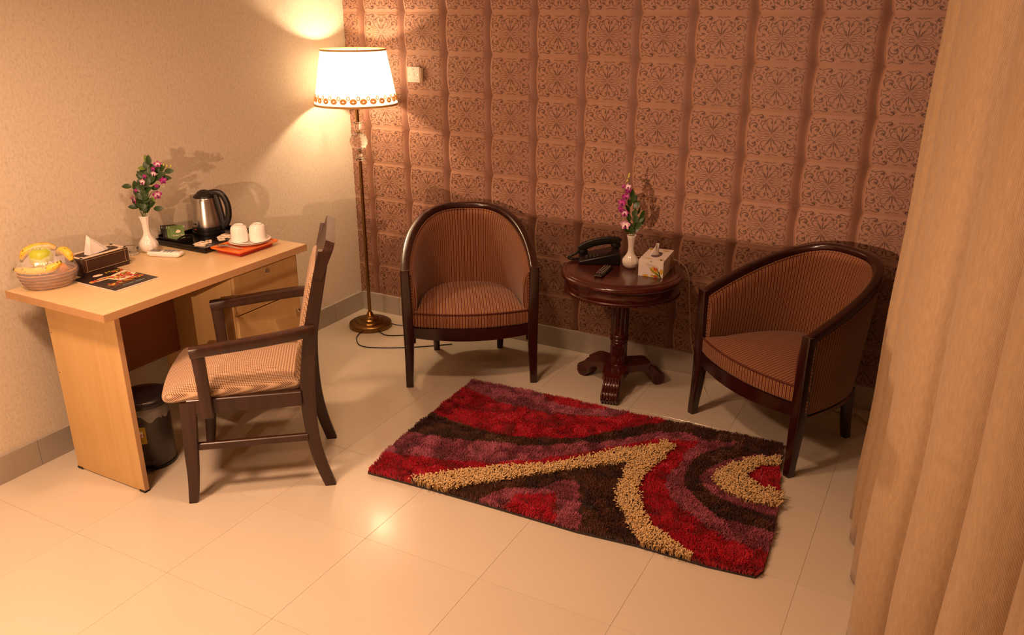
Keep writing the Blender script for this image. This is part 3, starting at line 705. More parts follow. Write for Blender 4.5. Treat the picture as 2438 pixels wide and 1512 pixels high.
_lm.set(_m.inputs[1], _a.outputs[0]); _lm.set(_m.inputs[2], _b.outputs[0]); _lm.set(_lm.out.inputs['Surface'], _m.outputs[0])
lace.obj('lace_rosettes', _lm.m, sh)
for t in (0, 2 * PI / 3, 4 * PI / 3):
    G().tube([(0.012 * math.cos(t), 0.012 * math.sin(t), 1.45), (0.10 * math.cos(t), 0.10 * math.sin(t), ZT - 0.02), ((RT - 0.003) * math.cos(t), (RT - 0.003) * math.sin(t), ZT - 0.003)], 0.002, 6).obj('spider_arm', M_BRASS, lamp)
M_BULB = NT('lit_bulb').P(Base_Color=(1, 1, 1, 1), Emission_Color=(*WARM, 1), Emission_Strength=18.0)
G().lathe([(0.012, 1.474), (0.014, 1.49), (0.028, 1.515), (0.031, 1.535), (0.026, 1.555), (0.012, 1.566), (0.001, 1.567)], 20).obj('bulb', M_BULB, lamp)
ld = bpy.data.lights.new('bulb_light', 'POINT'); ld.energy = BULB_W; ld.color = (1.0, 0.70, 0.42); ld.shadow_soft_size = 0.035
link('bulb_light', ld, lamp, (0, 0, 1.535))
def cord(pts, r, mat, parent, name='cord'): return G().tube(cat_rom(pts, 8), r, 6).obj(name, mat, parent, 60)
# cord with foot switch running to the socket behind the armchair
cord([(0.02, -0.125, 0.006), (0.06, -0.22, 0.004), (0.18, -0.30, 0.004), (0.40, -0.20, 0.004), (0.62, -0.02, 0.004)], 0.003, M_BLACK, lamp)
cord([(0.11, -0.06, 0.006), (0.19, -0.09, 0.004), (0.30, -0.03, 0.004), (0.46, 0.06, 0.004)], 0.003, M_BLACK, lamp)
sw = G().lathe([(0.026, 0), (0.030, 0.006), (0.028, 0.018), (0.016, 0.024), (0.001, 0.024)], 20).obj('foot_switch', M_BLACK, lamp, 40, (0.21, 0.105, 0))
G().lathe([(0.009, 0.022), (0.009, 0.030), (0.006, 0.033), (0.001, 0.033)], 14).obj('button', M_BLACK, sw)
cord([(0.225, 0.115, 0.01), (0.20, 0.16, 0.03), (0.155, 0.195, 0.10), (0.155, 0.217, 0.17), (0.18, 0.222, 0.24)], 0.0028, M_BLACK, lamp)
cord([(0.12, 0.05, 0.02), (0.16, 0.085, 0.005), (0.21, 0.10, 0.008)], 0.0028, M_BLACK, lamp)

# ================================================================== waste bin under the desk
wbn = thing('waste_bin', 'dark grey pedal bin with yellow sticker under the desk', 'bin', (0.415, -2.05, 0))
M_BIN = simple('bin_metal', '#4b4440', 0.35, 0.4)
G().lathe([(0.001, 0.012), (0.096, 0.012), (0.0985, 0.02), (0.1, 0.30), (0.098, 0.302)], 40, cap=False).obj('body', M_BIN, wbn, 40)
G().lathe([(0.001, 0.0), (0.099, 0.0), (0.101, 0.004), (0.101, 0.014), (0.098, 0.016)], 40, cap=False).obj('base_ring', M_BLACK, wbn, 40)
lid = G().lathe([(0.112, 0.298), (0.114, 0.304), (0.112, 0.318), (0.106, 0.326), (0.09, 0.334), (0.05, 0.342), (0.001, 0.345)], 44, cap=False).obj('lid', simple('bin_lid', '#2c2626', 0.3), wbn, 40)
G().tube([(0.1065 * math.cos(t), 0.1065 * math.sin(t), 0.3265) for t in np.linspace(0, 2 * PI, 45)], 0.0012, 5).obj('rim_line', M_CHROME, lid)
lg = G(); P = []
for k in range(61):
    t = 2 * PI * k / 60; row = []
    for i in range(5): row.append(((0.1012 + 0.002 * math.sin(17 * t + i) + 0.0015 * i * 0.5) * math.cos(t), (0.1012 + 0.002 * math.sin(17 * t + i) + 0.0015 * i * 0.5) * math.sin(t), 0.30 - i * (0.012 + 0.004 * math.sin(2.3 * t) + 0.003 * math.sin(9 * t))))
    P.append(row)
M_FILM = NT('bin_liner_film').P(Base_Color=(0.8, 0.75, 0.7, 1), Roughness=0.25, Alpha=0.28)
lg.grid(P).obj('liner', M_FILM, wbn, 70)
vd = math.atan2(-0.72, 0.62)
def cyl_patch(a0, a1, z0, z1, r, n=10, skew=0.0):
    return [[(r * math.cos(a), r * math.sin(a), z + skew * (a - a0)) for a in np.linspace(a0, a1, n)] for z in np.linspace(z0, z1, 4)]
stk = G().grid(cyl_patch(vd - 0.42, vd + 0.12, 0.135, 0.215, 0.1012)).obj('sticker', simple('yellow_sticker', '#b59a2a', 0.5), wbn, 60)
G().grid(cyl_patch(vd - 0.34, vd + 0.0, 0.168, 0.195, 0.1018)).obj('white_patch', M_PAPER, stk, 60)
M_MAG = simple('magenta_print', '#b01744', 0.5); M_DKP = simple('dark_print', '#2a2418', 0.6)
def on_bin(a, z, r): return Matrix.Translation((r * math.cos(a), r * math.sin(a), z)) @ Matrix.Rotation(a + PI / 2, 4, 'Z') @ Matrix.Rotation(PI / 2, 4, 'X')
for ch, da in (('B', -0.17), ('I', -0.095), ('N', -0.02)): text(ch, 0.02, M_MAG, stk, on_bin(vd + da, 0.174 + (da + .1) * 0.05, 0.1024))
text('EKO', 0.009, M_DKP, stk, on_bin(vd - 0.1, 0.15, 0.1022))
pd = G().box((0, 0, 0), (0.05, 0.03, 0.008), 0.002, 1).obj('pedal', M_BLACK, wbn, 35, (0.112 * math.cos(vd), 0.112 * math.sin(vd), 0.018), vd + PI / 2)
hn = G().box((0, 0, 0), (0.05, 0.006, 0.022), 0.002, 1).obj('pedal_housing', M_BIN, wbn, 35, (0.1 * math.cos(vd), 0.1 * math.sin(vd), 0.042), vd + PI / 2)

# ================================================================== rug
RUG_OUT= [(1.332, -1.693), (1.293, -1.446), (1.278, -1.2), (1.27, -0.958), (1.258, -0.683), (1.65, -0.657), (2.166, -0.647), (2.61, -0.619), (2.868, -0.604), (2.898, -0.84), (2.922, -0.94), (2.950, -1.097), (2.971, -1.285), (2.982, -1.435), (2.989, -1.558), (2.971, -1.606), (2.807, -1.627), (2.532, -1.633), (2.304, -1.658), (1.963, -1.665), (1.663, -1.674)]
RUG_ZONES=[
('mauve',[(1.265,-0.789),(1.243,-0.658),(1.637,-0.632),(2.177,-0.623),(2.181,-0.687),(2.056,-0.754),(1.941,-0.801),(1.774,-0.847),(1.644,-0.849),(1.523,-0.857),(1.435,-0.833)]),
('red',[(1.635,-0.628),(1.81,-0.62),(2.03,-0.619),(2.018,-0.686),(1.912,-0.735),(1.796,-0.745),(1.708,-0.71)]),
('red',[(1.257,-0.794),(1.435,-0.833),(1.525,-0.861),(1.647,-0.855),(1.777,-0.852),(1.943,-0.806),(2.06,-0.765),(2.16,-0.628),(2.342,-0.614),(2.322,-0.667),(2.214,-0.775),(2.142,-0.875),(2.026,-0.994),(1.942,-1.054),(1.805,-1.12),(1.666,-1.151),(1.528,-1.153),(1.396,-1.139),(1.267,-1.12)]),
('mauve',[(1.264,-1.333),(1.427,-1.315),(1.51,-1.287),(1.677,-1.239),(1.84,-1.19),(1.981,-1.099),(2.119,-0.998),(2.214,-0.896),(2.339,-0.771),(2.434,-0.734),(2.557,-0.738),(2.695,-0.702),(2.604,-0.817),(2.55,-0.919),(2.544,-1.062),(2.57,-1.147),(2.622,-1.213),(2.678,-1.274),(2.75,-1.321),(2.866,-1.328),(2.991,-1.334),(2.998,-1.464),(2.828,-1.455),(2.748,-1.419),(2.631,-1.343),(2.566,-1.304),(2.505,-1.214),(2.489,-1.141),(2.5,-1.051),(2.507,-0.887),(2.527,-0.783),(2.363,-0.842),(2.24,-0.965),(2.146,-1.063),(2.056,-1.163),(1.964,-1.252),(1.87,-1.334),(1.766,-1.394),(1.602,-1.464),(1.478,-1.495),(1.282,-1.555)]),
('red',[(1.319,-1.72),(1.294,-1.544),(1.478,-1.495),(1.602,-1.464),(1.766,-1.394),(1.87,-1.334),(1.964,-1.252),(2.056,-1.163),(2.146,-1.063),(2.24,-0.965),(2.363,-0.842),(2.525,-0.778),(2.507,-0.887),(2.5,-1.051),(2.489,-1.141),(2.505,-1.214),(2.566,-1.304),(2.631,-1.343),(2.748,-1.419),(2.828,-1.455),(3.004,-1.461),(3.025,-1.59),(2.978,-1.638),(2.765,-1.643),(2.703,-1.598),(2.638,-1.57),(2.567,-1.53),(2.497,-1.458),(2.433,-1.346),(2.401,-1.237),(2.399,-1.14),(2.424,-1.022),(2.439,-0.887),(2.405,-0.863),(2.33,-0.946),(2.225,-1.039),(2.142,-1.156),(2.023,-1.282),(1.879,-1.385),(1.734,-1.497),(1.633,-1.585),(1.545,-1.649),(1.559,-1.723)]),
('gold',[(1.543,-1.674),(1.633,-1.585),(1.734,-1.497),(1.879,-1.385),(2.023,-1.282),(2.142,-1.156),(2.225,-1.039),(2.33,-0.946),(2.404,-0.86),(2.44,-0.886),(2.424,-1.022),(2.399,-1.14),(2.401,-1.237),(2.433,-1.346),(2.497,-1.458),(2.567,-1.53),(2.638,-1.57),(2.703,-1.598),(2.771,-1.64),(2.651,-1.65),(2.561,-1.636),(2.503,-1.577),(2.442,-1.515),(2.377,-1.406),(2.342,-1.317),(2.326,-1.212),(2.326,-1.101),(2.201,-1.195),(2.08,-1.311),(1.962,-1.425),(1.82,-1.566),(1.7,-1.69)]),
('mauve',[(1.872,-1.67),(1.914,-1.563),(2.068,-1.464),(2.094,-1.378),(2.175,-1.351),(2.32,-1.669),(2.213,-1.679),(2.092,-1.675),(1.972,-1.682)]),
('red',[(1.979,-1.664),(2.0,-1.563),(2.126,-1.48),(2.194,-1.606),(2.208,-1.669),(2.171,-1.674),(2.073,-1.671)]),
('mauve',[(2.919,-0.703),(2.773,-0.772),(2.665,-0.893),(2.62,-1.021),(2.612,-1.075),(2.646,-1.138),(2.705,-1.184),(2.801,-1.208),(2.912,-1.22),(2.988,-1.215),(2.979,-1.134),(2.843,-1.17),(2.748,-1.146),(2.689,-1.099),(2.667,-1.046),(2.696,-0.946),(2.77,-0.828),(2.924,-0.732)]),
('gold',[(2.924,-0.732),(2.77,-0.828),(2.696,-0.946),(2.667,-1.046),(2.689,-1.099),(2.748,-1.146),(2.843,-1.17),(2.982,-1.147),(2.975,-1.039),(2.874,-1.047),(2.814,-1.016),(2.783,-0.95),(2.818,-0.863),(2.936,-0.796)]),
('red',[(2.943,-0.792),(2.818,-0.863),(2.783,-0.95),(2.814,-1.016),(2.874,-1.047),(2.976,-1.046)]),
]
RC = Vector((2.12, -1.15))
rug = thing('rug', 'shaggy rug with red, mauve, brown and gold swirls on the tiles', 'rug', (RC.x, RC.y, 0))
ro = [(p.x, p.y) for p in cat_rom([(x, y, 0) for x, y in RUG_OUT], 1, True)]
M_BACK = simple('rug_backing', '#3a3330', 0.9, var=0.2)
G().prism([(x - RC.x, y - RC.y) for x, y in ro], 0.0, 0.009).obj('backing', M_BACK, rug, 0)
def inside(pt, poly):
    x, y = pt[:, 0], pt[:, 1]; r = np.zeros(len(pt), bool); n = len(poly)
    for i in range(n):
        x1, y1 = poly[i]; x2, y2 = poly[(i + 1) % n]
        c = ((y1 > y) != (y2 > y)); xi = (x2 - x1) * (y - y1) / (y2 - y1 + 1e-12) + x1; r ^= c & (x < xi)
    return r
def vnoise(x, y, seed):
    rs = np.random.RandomState(seed); t = rs.rand(64, 64); xi = np.floor(x).astype(int); yi = np.floor(y).astype(int); fx = x - xi; fy = y - yi
    fx = fx * fx * (3 - 2 * fx); fy = fy * fy * (3 - 2 * fy); a = lambda i, j: t[i % 64, j % 64]
    return (a(xi, yi) * (1 - fx) + a(xi + 1, yi) * fx) * (1 - fy) + (a(xi, yi + 1) * (1 - fx) + a(xi + 1, yi + 1) * fx) * fy
def zones(pt):
    z = np.full(len(pt), 3)   # 0 red 1 mauve 2 gold 3 brown
    pj = pt + np.c_[vnoise(pt[:, 0] * 40, pt[:, 1] * 40, 3) - .5, vnoise(pt[:, 0] * 40, pt[:, 1] * 40, 4) - .5] * 0.012
    for nm, poly in RUG_ZONES: z[inside(pj, poly)] = {'red': 0, 'mauve': 1, 'gold': 2}[nm]
    return z
def strand_mesh(name, base, lean, h, w, seg, mat, droop=0.3):
    n = len(base); ang = np.random.rand(n) * 2 * PI
    sd = np.c_[np.cos(ang), np.sin(ang), np.zeros(n)]; V = []
    for k in range(seg + 1):
        t = k / seg; c = np.c_[base + lean * (t ** 1.5)[None] if False else base + lean * t ** 1.6, 0.008 + h * (t - droop * 0.35 * t * t)]
        ww = (w * (1.0 - 0.55 * t))[:, None]; V += [c - sd * ww, c + sd * ww]
    V = np.stack(V, 1).reshape(-1, 3); m = 2 * (seg + 1)
    f = []
    for k in range(seg): f.append([2 * k, 2 * k + 1, 2 * k + 3, 2 * k + 2])
    F = (np.arange(n)[:, None, None] * m + np.array(f)[None]).reshape(-1, 4)
    me = bpy.data.meshes.new(name); me.vertices.add(len(V)); me.vertices.foreach_set('co', V.astype(np.float32).ravel())
    me.loops.add(F.size); me.loops.foreach_set('vertex_index', F.astype(np.int32).ravel()); me.polygons.add(len(F))
    me.polygons.foreach_set('loop_start', np.arange(0, F.size, 4, dtype=np.int32)); me.update(calc_edges=True); me.materials.append(mat)
    me.polygons.foreach_set('use_smooth', np.ones(len(F), bool))
    o = link(name, me, rug); o['kind'] = 'stuff'; return o
def pile_mat(name, dark, light, rough=0.45, sheen=0.3):
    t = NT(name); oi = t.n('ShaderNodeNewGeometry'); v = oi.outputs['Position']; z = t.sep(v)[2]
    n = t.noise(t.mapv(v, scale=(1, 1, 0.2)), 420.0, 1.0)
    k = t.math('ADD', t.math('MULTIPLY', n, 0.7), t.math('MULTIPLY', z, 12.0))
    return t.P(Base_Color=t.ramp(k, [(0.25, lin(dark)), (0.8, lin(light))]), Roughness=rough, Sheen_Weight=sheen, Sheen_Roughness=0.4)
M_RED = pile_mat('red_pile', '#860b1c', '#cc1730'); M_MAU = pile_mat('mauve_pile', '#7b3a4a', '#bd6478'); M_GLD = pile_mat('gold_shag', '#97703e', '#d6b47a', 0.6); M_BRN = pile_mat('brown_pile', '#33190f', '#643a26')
NP = 240000
pt = np.random.rand(NP, 2) * [1.80, 1.14] + [1.215, -1.725]
pt = pt[inside(pt, ro)]; zn = zones(pt)
# brushed direction of the pile in soft patches
th = 2.2 * PI * vnoise(pt[:, 0] * 9, pt[:, 1] * 9, 5) + 1.6 * PI * vnoise(pt[:, 0] * 22, pt[:, 1] * 22, 6)
ln = 0.002 + 0.007 * vnoise(pt[:, 0] * 14, pt[:, 1] * 14, 8)
lean = np.c_[np.cos(th), np.sin(th)] * ln[:, None] + np.random.randn(len(pt), 2) * 0.003
hgt = 0.017 + 0.006 * vnoise(pt[:, 0] * 60, pt[:, 1] * 60, 9) + 0.004 * np.random.rand(len(pt))
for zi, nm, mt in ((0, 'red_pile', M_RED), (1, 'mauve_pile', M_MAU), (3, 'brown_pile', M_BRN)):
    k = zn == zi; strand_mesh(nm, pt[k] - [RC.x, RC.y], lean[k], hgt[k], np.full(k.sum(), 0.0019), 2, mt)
k = np.where(zn == 2)[0]; k = k[::4]
# thick looped yarns of the gold bands
gs = G(); V = []; F = []; nr = 4; sg = 4
b = pt[k] - [RC.x, RC.y]; n = len(b); a0 = np.random.rand(n) * 2 * PI; rad = 0.0026 + 0.0008 * np.random.rand(n); L = 0.012 + 0.016 * np.random.rand(n); hh = 0.026 + 0.010 * np.random.rand(n)
rings = []
for s in range(sg + 1):
    t = s / sg; cx = b[:, 0] + np.cos(a0) * L * t ** 1.3; cy = b[:, 1] + np.sin(a0) * L * t ** 1.3; cz = 0.008 + hh * math.sin(t * PI * 0.62) ; rr = rad * (1.0 if s < sg else 0.6)
    px, py = -np.sin(a0), np.cos(a0)
    for j in range(nr):
        q = 2 * PI * j / nr; rings.append(np.c_[cx + rr * (px * math.cos(q) + np.cos(a0) * 0.7 * math.sin(q)), cy + rr * (py * math.cos(q) + np.sin(a0) * 0.7 * math.sin(q)), cz + rr * math.sin(q) * (0.3 + 0.7 * t)])
V = np.stack(rings, 1).reshape(-1, 3); m = nr * (sg + 1)
f = [[s * nr + j, s * nr + (j + 1) % nr, (s + 1) * nr + (j + 1) % nr, (s + 1) * nr + j] for s in range(sg) for j in range(nr)] + [[sg * nr + j for j in range(nr)]]
F = (np.arange(n)[:, None, None] * m + np.array(f)[None]).reshape(-1, 4)
me = bpy.data.meshes.new('gold_shag'); me.vertices.add(len(V)); me.vertices.foreach_set('co', V.astype(np.float32).ravel()); me.loops.add(F.size); me.loops.foreach_set('vertex_index', F.astype(np.int32).ravel()); me.polygons.add(len(F))
me.polygons.foreach_set('loop_start', np.arange(0, F.size, 4, dtype=np.int32)); me.update(calc_edges=True); me.materials.append(M_GLD); me.polygons.foreach_set('use_smooth', np.ones(len(F), bool))
link('gold_shag', me, rug)['kind'] = 'stuff'

# ================================================================== things on the desk
def at(mx, my, mz=DZ, rz=0.0): return dict(loc=(mx, my, mz), rz=rz)
VR = Vector((0.881, 0.473, 0)); VF = Vector((-0.473, 0.881, 0)); VU = Vector((0, 0, 1))
# --- fruit basket with clear film
M_WICKER = NT('woven_cane'); _t = M_WICKER
_s = _t.sep(_t.coord()); _k = _t.math('ADD', _t.math('MULTIPLY', _t.math('SINE', _t.math('MULTIPLY', _s[2], 900.0)), 0.25), _t.noise(_t.mapv(_t.coord(), scale=(30, 30, 120)), 1.0, 3.0))
_t.bump(_k, 0.7, 0.004); M_WICKER = _t.P(Base_Color=_t.ramp(_k, [(0.3, lin('#7a4524')), (0.75, lin('#c08a52'))]), Roughness=0.6)
FX, FY = 0.172, -2.205
bk_ = thing('fruit_basket', 'small oval cane basket holding fruit at the left end of the desk', 'basket', (FX, FY, DZ), math.radians(62))
EL = 0.80
def oval(r, z, n=40, wob=0.0): return [(r * math.cos(2 * PI * j / n), r * EL * math.sin(2 * PI * j / n), z + wob * math.sin(2 * 2 * PI * j / n)) for j in range(n)]
G().loft([oval(0.078, 0.001), oval(0.082, 0.004), oval(0.096, 0.03), oval(0.108, 0.06), oval(0.104, 0.06), oval(0.092, 0.03), oval(0.074, 0.006)]).obj('bowl', M_WICKER, bk_, 40)
for z, r in ((0.010, 0.0855), (0.024, 0.0945), (0.038, 0.1005), (0.052, 0.1062)):
    G().tube([(p[0], p[1], p[2]) for p in oval(r, z)] + [oval(r, z)[0]], 0.0038, 6).obj('cane_band', M_WICKER, bk_)
G().tube(oval(0.107, 0.062) + [oval(0.107, 0.062)[0]], 0.0045, 8).obj('rim', M_WICKER, bk_)
def fruit_skin(name, a, b, spot, sc=26.0, thr=0.62):
    t = NT(name); n = t.noise(t.coord(), 9.0, 2.0); n2 = t.noise(t.coord(), sc, 3.0)
    c = t.mix(n, lin(a), lin(b)); c = t.mix(t.ramp(n2, [(thr, (0, 0, 0, 1)), (thr + 0.07, (1, 1, 1, 1))]), c, lin(spot)); return t.P(Base_Color=c, Roughness=0.4)
M_BANANA = fruit_skin('banana_peel', '#e6b62c', '#efcb55', '#4a2d12', 70.0, 0.63)
M_ORANGE = fruit_skin('orange_peel', '#e08a1e', '#e89a2c', '#d87c18'); M_APPLE = fruit_skin('green_apple_skin', '#a9b92c', '#c2c63a', '#8ea126', 20.0, 0.7)
M_TIP = simple('banana_tip', '#4d4a1c', 0.7)
def banana(label, pts, r=0.0165):
    o = thing('banana', label, 'banana', (FX, FY, DZ), 0, 'bananas in the basket')
    c = cat_rom(pts, 7); n = len(c)
    rr = [r * min(1.0, 0.38 + 2.6 * min(k, n - 1 - k) / n) for k in range(n)]
    G().tube(c, rr, 6).obj('peel', M_BANANA, o, 70)
    d = (c[0] - c[1]).normalized(); G().tube([c[0], c[0] + d * 0.010], [r * 0.40, r * 0.28], 6).obj('stem', M_TIP, o)
    d = (c[-1] - c[-2]).normalized(); G().tube([c[-1], c[-1] + d * 0.004], [r * 0.38, r * 0.25], 6).obj('tip', M_TIP, o)
def fr(u, v, dpt): return VR * u + VU * v + VF * dpt
banana('front ripe banana lying across the fruit basket', [fr(-0.100, 0.080, -0.045), fr(-0.06, 0.079, -0.062), fr(0.0, 0.080, -0.070), fr(0.055, 0.092, -0.060), fr(0.085, 0.112, -0.042)], 0.0175)
banana('banana arching behind the green apple, on the left', [fr(-0.100, 0.104, 0.010), fr(-0.088, 0.130, 0.022), fr(-0.055, 0.146, 0.042), fr(-0.01, 0.146, 0.056), fr(0.02, 0.138, 0.062)], 0.019)
banana('banana behind the green apple, pointing to the tissue box', [fr(0.03, 0.118, 0.045), fr(0.055, 0.134, 0.040), fr(0.082, 0.126, 0.028), fr(0.100, 0.100, 0.014)], 0.019)
ap_ = thing('green_apple', 'yellow green apple on top of the fruit basket', 'apple', (FX + 0.012, FY - 0.020, DZ + 0.120))
G().lathe([(0.001, -0.036), (0.013, -0.040), (0.029, -0.035), (0.041, -0.015), (0.045, 0.008), (0.040, 0.029), (0.025, 0.040), (0.011, 0.040), (0.003, 0.034)], 26, cap=False).obj('flesh', M_APPLE, ap_, 70)
G().tube([(0, 0, 0.03), (0.002, 0, 0.044)], 0.0015, 6).obj('stem', M_TIP, ap_)
for nm, q in (('orange at the left inside the fruit basket', fr(-0.055, 0.047, -0.022)), ('orange at the right inside the fruit basket', fr(0.05, 0.062, 0.0)), ('orange at the back of the fruit basket', fr(-0.01, 0.055, 0.04))):
    o = thing('orange', nm, 'orange', (FX + q.x, FY + q.y, DZ + q.z), 0, 'oranges in the basket')
    G().sphere((0, 0, 0), 0.035, 20, 12).obj('peel', M_ORANGE, o, 80); G().sphere((0, 0, 0.0345), 0.0028, 8, 4).obj('stem_button', M_TIP, o)
M_CLING = NT('cling_film'); _t = M_CLING
_n = _t.noise(_t.mapv(_t.coord(), scale=(1, 1, 0.25)), 40.0, 3.0, 0.6, 1.5); _t.bump(_n, 0.5, 0.004)
M_CLING = _t.P(Base_Color=(1, 0.97, 0.93, 1), Roughness=0.10, Alpha=0.2, Specular_IOR_Level=1.0)
fm_ = G(); P = []
prof = [(0.001, 0.168), (0.030, 0.166), (0.052, 0.150), (0.085, 0.122), (0.107, 0.090), (0.117, 0.062), (0.108, 0.035), (0.096, 0.012), (0.09, 0.003)]
for i, (r, z) in enumerate(prof):
    row = []
    for j in range(73):
        a = 2 * PI * j / 72; rr = r * (1 + 0.018 * math.sin(23 * a) * (i / 8) + 0.02 * math.sin(7 * a + i)); row.append((rr * math.cos(a), rr * (EL + 0.06) * math.sin(a), z + 0.002 * math.sin(11 * a)))
    P.append(row)
tag(fm_.grid(P).obj('cling_film', M_CLING, None, 80, (FX, FY, DZ), math.radians(62)), 'clear cling film stretched over the fruit basket', 'cling film')
# --- leather tissue box
M_LEATHER = simple('dark_leather', '#3d2418', 0.45, var=0.12); M_STITCH = simple('cream_stitch', '#c9ab82', 0.8); M_CREAM = simple('cream_leather', '#e0cdb2', 0.5)
tb = thing('tissue_box', 'dark brown leather tissue box with cream trim on the desk', 'tissue box', (0.142, -1.955, DZ), math.radians(-1))
G().loft([[(x, y, z) for x, y in rrect(0.118 * k, 0.232 * k, 0.014, 4)] for z, k in ((0.001, 1.0), (0.07, 1.0), (0.074, 0.985))]).obj('body', M_LEATHER, tb)
G().box((0, 0, 0.0125), (0.121, 0.236, 0.002), 0.001, 1).obj('base_seam', M_BLACKG, tb)
top = G(); 
for sx, sy, w, h in ((-0.046, 0, 0.018, 0.222), (0.046, 0, 0.018, 0.222), (0, -0.104, 0.108, 0.014), (0, 0.104, 0.108, 0.014)): top.box((sx, sy, 0.0748), (w, h, 0.0016))
for sx in (-1, 1):
    for sy in (-1, 1): top.box((sx * 0.032, sy * 0.092, 0.0748), (0.014, 0.014, 0.0016))
top.obj('cream_inlay', M_CREAM, tb, 0)
G().box((0, 0, 0.0745), (0.022, 0.15, 0.0012)).obj('slot', M_BLACKG, tb)
st_ = G()
for y in (-0.093, 0.093): st_.box((0.0592, y, 0.042), (0.0006, 0.0012, 0.056))
for z in (0.017, 0.068): st_.box((0.0592, 0, z), (0.0006, 0.205, 0.0012))
st_.obj('stitching', M_STITCH, tb, 0)
ti = G(); ti.add([(0.0, -0.058, 0.070), (0.0, 0.066, 0.070), (0.004, -0.036, 0.156), (0.026, -0.05, 0.072), (0.018, 0.03, 0.076), (0.014, -0.03, 0.142), (-0.014, -0.05, 0.071), (-0.012, 0.05, 0.072)],
       [(0, 1, 2), (0, 2, 3), (3, 2, 5), (3, 5, 4), (5, 2, 4), (4, 2, 1), (6, 2, 7), (0, 2, 6), (7, 2, 1)])
tis = tag(ti.obj('tissue', M_PAPER, None, 0, (0.142, -1.955, DZ)), 'white folded tissue rising from the brown leather box', 'tissue'); tis.modifiers.new('t', 'SOLIDIFY').thickness = 0.0015
# --- menu booklet
mn = thing('menu_booklet', 'black printed menu booklet lying flat on the desk', 'menu', (0.344, -2.031, DZ), math.radians(-1))
MW, MH = 0.278, 0.205
for k in range(3): G().box((0.001 * k, 0, 0.0008 + 0.0012 * k), (MW - 0.002 * k, MH - 0.001 * k, 0.001)).obj('page', M_PAPER, mn, 0)
M_MBLK = simple('menu_black', '#2b1d19', 0.35); cov = G().box((-0.001, 0, 0.0045), (MW, MH, 0.0008)).obj('cover', M_MBLK, mn, 0)
M_CREAMP = simple('print_cream', '#efd9bd', 0.4); M_PRED = simple('print_red', '#b3202c', 0.4); M_PGRN = simple('print_green', '#8f9c3a', 0.4); M_PYEL = simple('print_yellow', '#e0b93a', 0.4); M_PORG = simple('print_orange', '#d5602f', 0.4); M_PBLU = simple('print_blue', '#8fb0bd', 0.4); M_PBRN = simple('print_brown', '#6d3a26', 0.4)
def decal(poly, mat, parent, z, name='print'): return G().add([(x, y, z) for x, y in poly], [tuple(range(len(poly)))]).obj(name, mat, parent, 0)
# page frame: text runs along +y, top of the page towards -x
decal([(-0.035, -0.02), (-0.055, 0.03), (-0.075, 0.10), (0.0, 0.10), (0.03, 0.075), (0.05, -0.005)], M_CREAMP, cov, 0.0051)
decal([(-0.045, -0.09), (-0.058, -0.02), (-0.045, 0.02), (-0.02, -0.02), (-0.025, -0.09)], M_CREAMP, cov, 0.00515)
decal([(0.062, -0.09), (0.045, 0.0), (0.03, 0.075), (0.03, 0.10), (0.075, 0.06), (0.09, -0.07)], M_PBRN, cov, 0.00515)
random.seed(5)
for q in range(170):
    f = random.random(); 
    if q < 80: cx, cy = random.uniform(-0.045, 0.025), random.uniform(0.0, 0.09)
    elif q < 105: cx, cy = random.uniform(-0.045, -0.028), random.uniform(-0.085, 0.0)
    elif q < 115: cx, cy = random.uniform(-0.088, -0.07), random.uniform(0.05, 0.098)
    else: cy = random.uniform(-0.075, 0.085); cx = random.uniform(0.045, 0.075)
    r = random.uniform(0.004, 0.009); a0 = random.random() * 3
    decal([(cx + r * random.uniform(0.7, 1.1) * math.cos(a0 + t), cy + r * random.uniform(0.7, 1.2) * math.sin(a0 + t)) for t in np.linspace(0, 2 * PI, 7)[:-1]],
          (M_PRED, M_PRED, M_PORG, M_PORG, M_PYEL, M_PGRN, M_PBRN)[random.randrange(7)], cov, 0.0053 + 0.00001 * q, 'food_print')
decal([(-0.098, -0.035), (-0.112, -0.022), (-0.112, 0.002), (-0.098, 0.015), (-0.085, 0.002), (-0.085, -0.022)], M_CREAMP, cov, 0.0052, 'emblem')
text('Menu', 0.034, M_PYEL, cov, T(-0.10, 0.062, 0.0056, PI / 2), shear=0.3)
text('CIVIC INN', 0.022, M_PBLU, cov, T(0.108, 0.008, 0.0056, PI / 2))
# --- glass ashtray
ash = tag(G().lathe([(0.001, 0.0), (0.036, 0.0), (0.038, 0.003), (0.039, 0.030), (0.038, 0.033), (0.034, 0.032), (0.032, 0.010), (0.001, 0.008)], 36, cap=False).obj('ashtray', M_GLASS, None, 40, (0.075, -1.745, DZ + 0.0003)), 'round clear glass ashtray between tissue box and vase', 'ashtray')
# --- white vases
def vase(name_label, x, y, z):
    v = thing('bud_vase', name_label, 'vase', (x, y, z), 0.2, 'white bud vases')
    G().lathe([(0.001, 0.0), (0.020, 0.0), (0.026, 0.003), (0.038, 0.016), (0.0425, 0.032), (0.040, 0.046), (0.028, 0.062), (0.018, 0.078), (0.0145, 0.096), (0.0145, 0.115), (0.017, 0.138), (0.0215, 0.158), (0.0245, 0.170), (0.023, 0.1705), (0.019, 0.155), (0.013, 0.12)], 60, lobes=10, amp=0.022, cap=False).obj('body', M_WHITE_CER, v, 50)
    return v
vase('white ceramic bud vase on the desk beside the tray', 0.120, -1.674, DZ)
v2 = vase('white ceramic bud vase on the round table', 1.978, -0.308, TZ)
M_BLUEP = simple('blue_print', '#3d4a7a', 0.4)
decal([(0.0, 0.0), (0.018, 0.0), (0.018, 0.003), (0.0, 0.003)], M_BLUEP, v2, 0, 'maker_mark').matrix_local = T(0.028 * 1.05, -0.0335, 0.024, math.radians(42), 0, PI / 2 - 0.0)
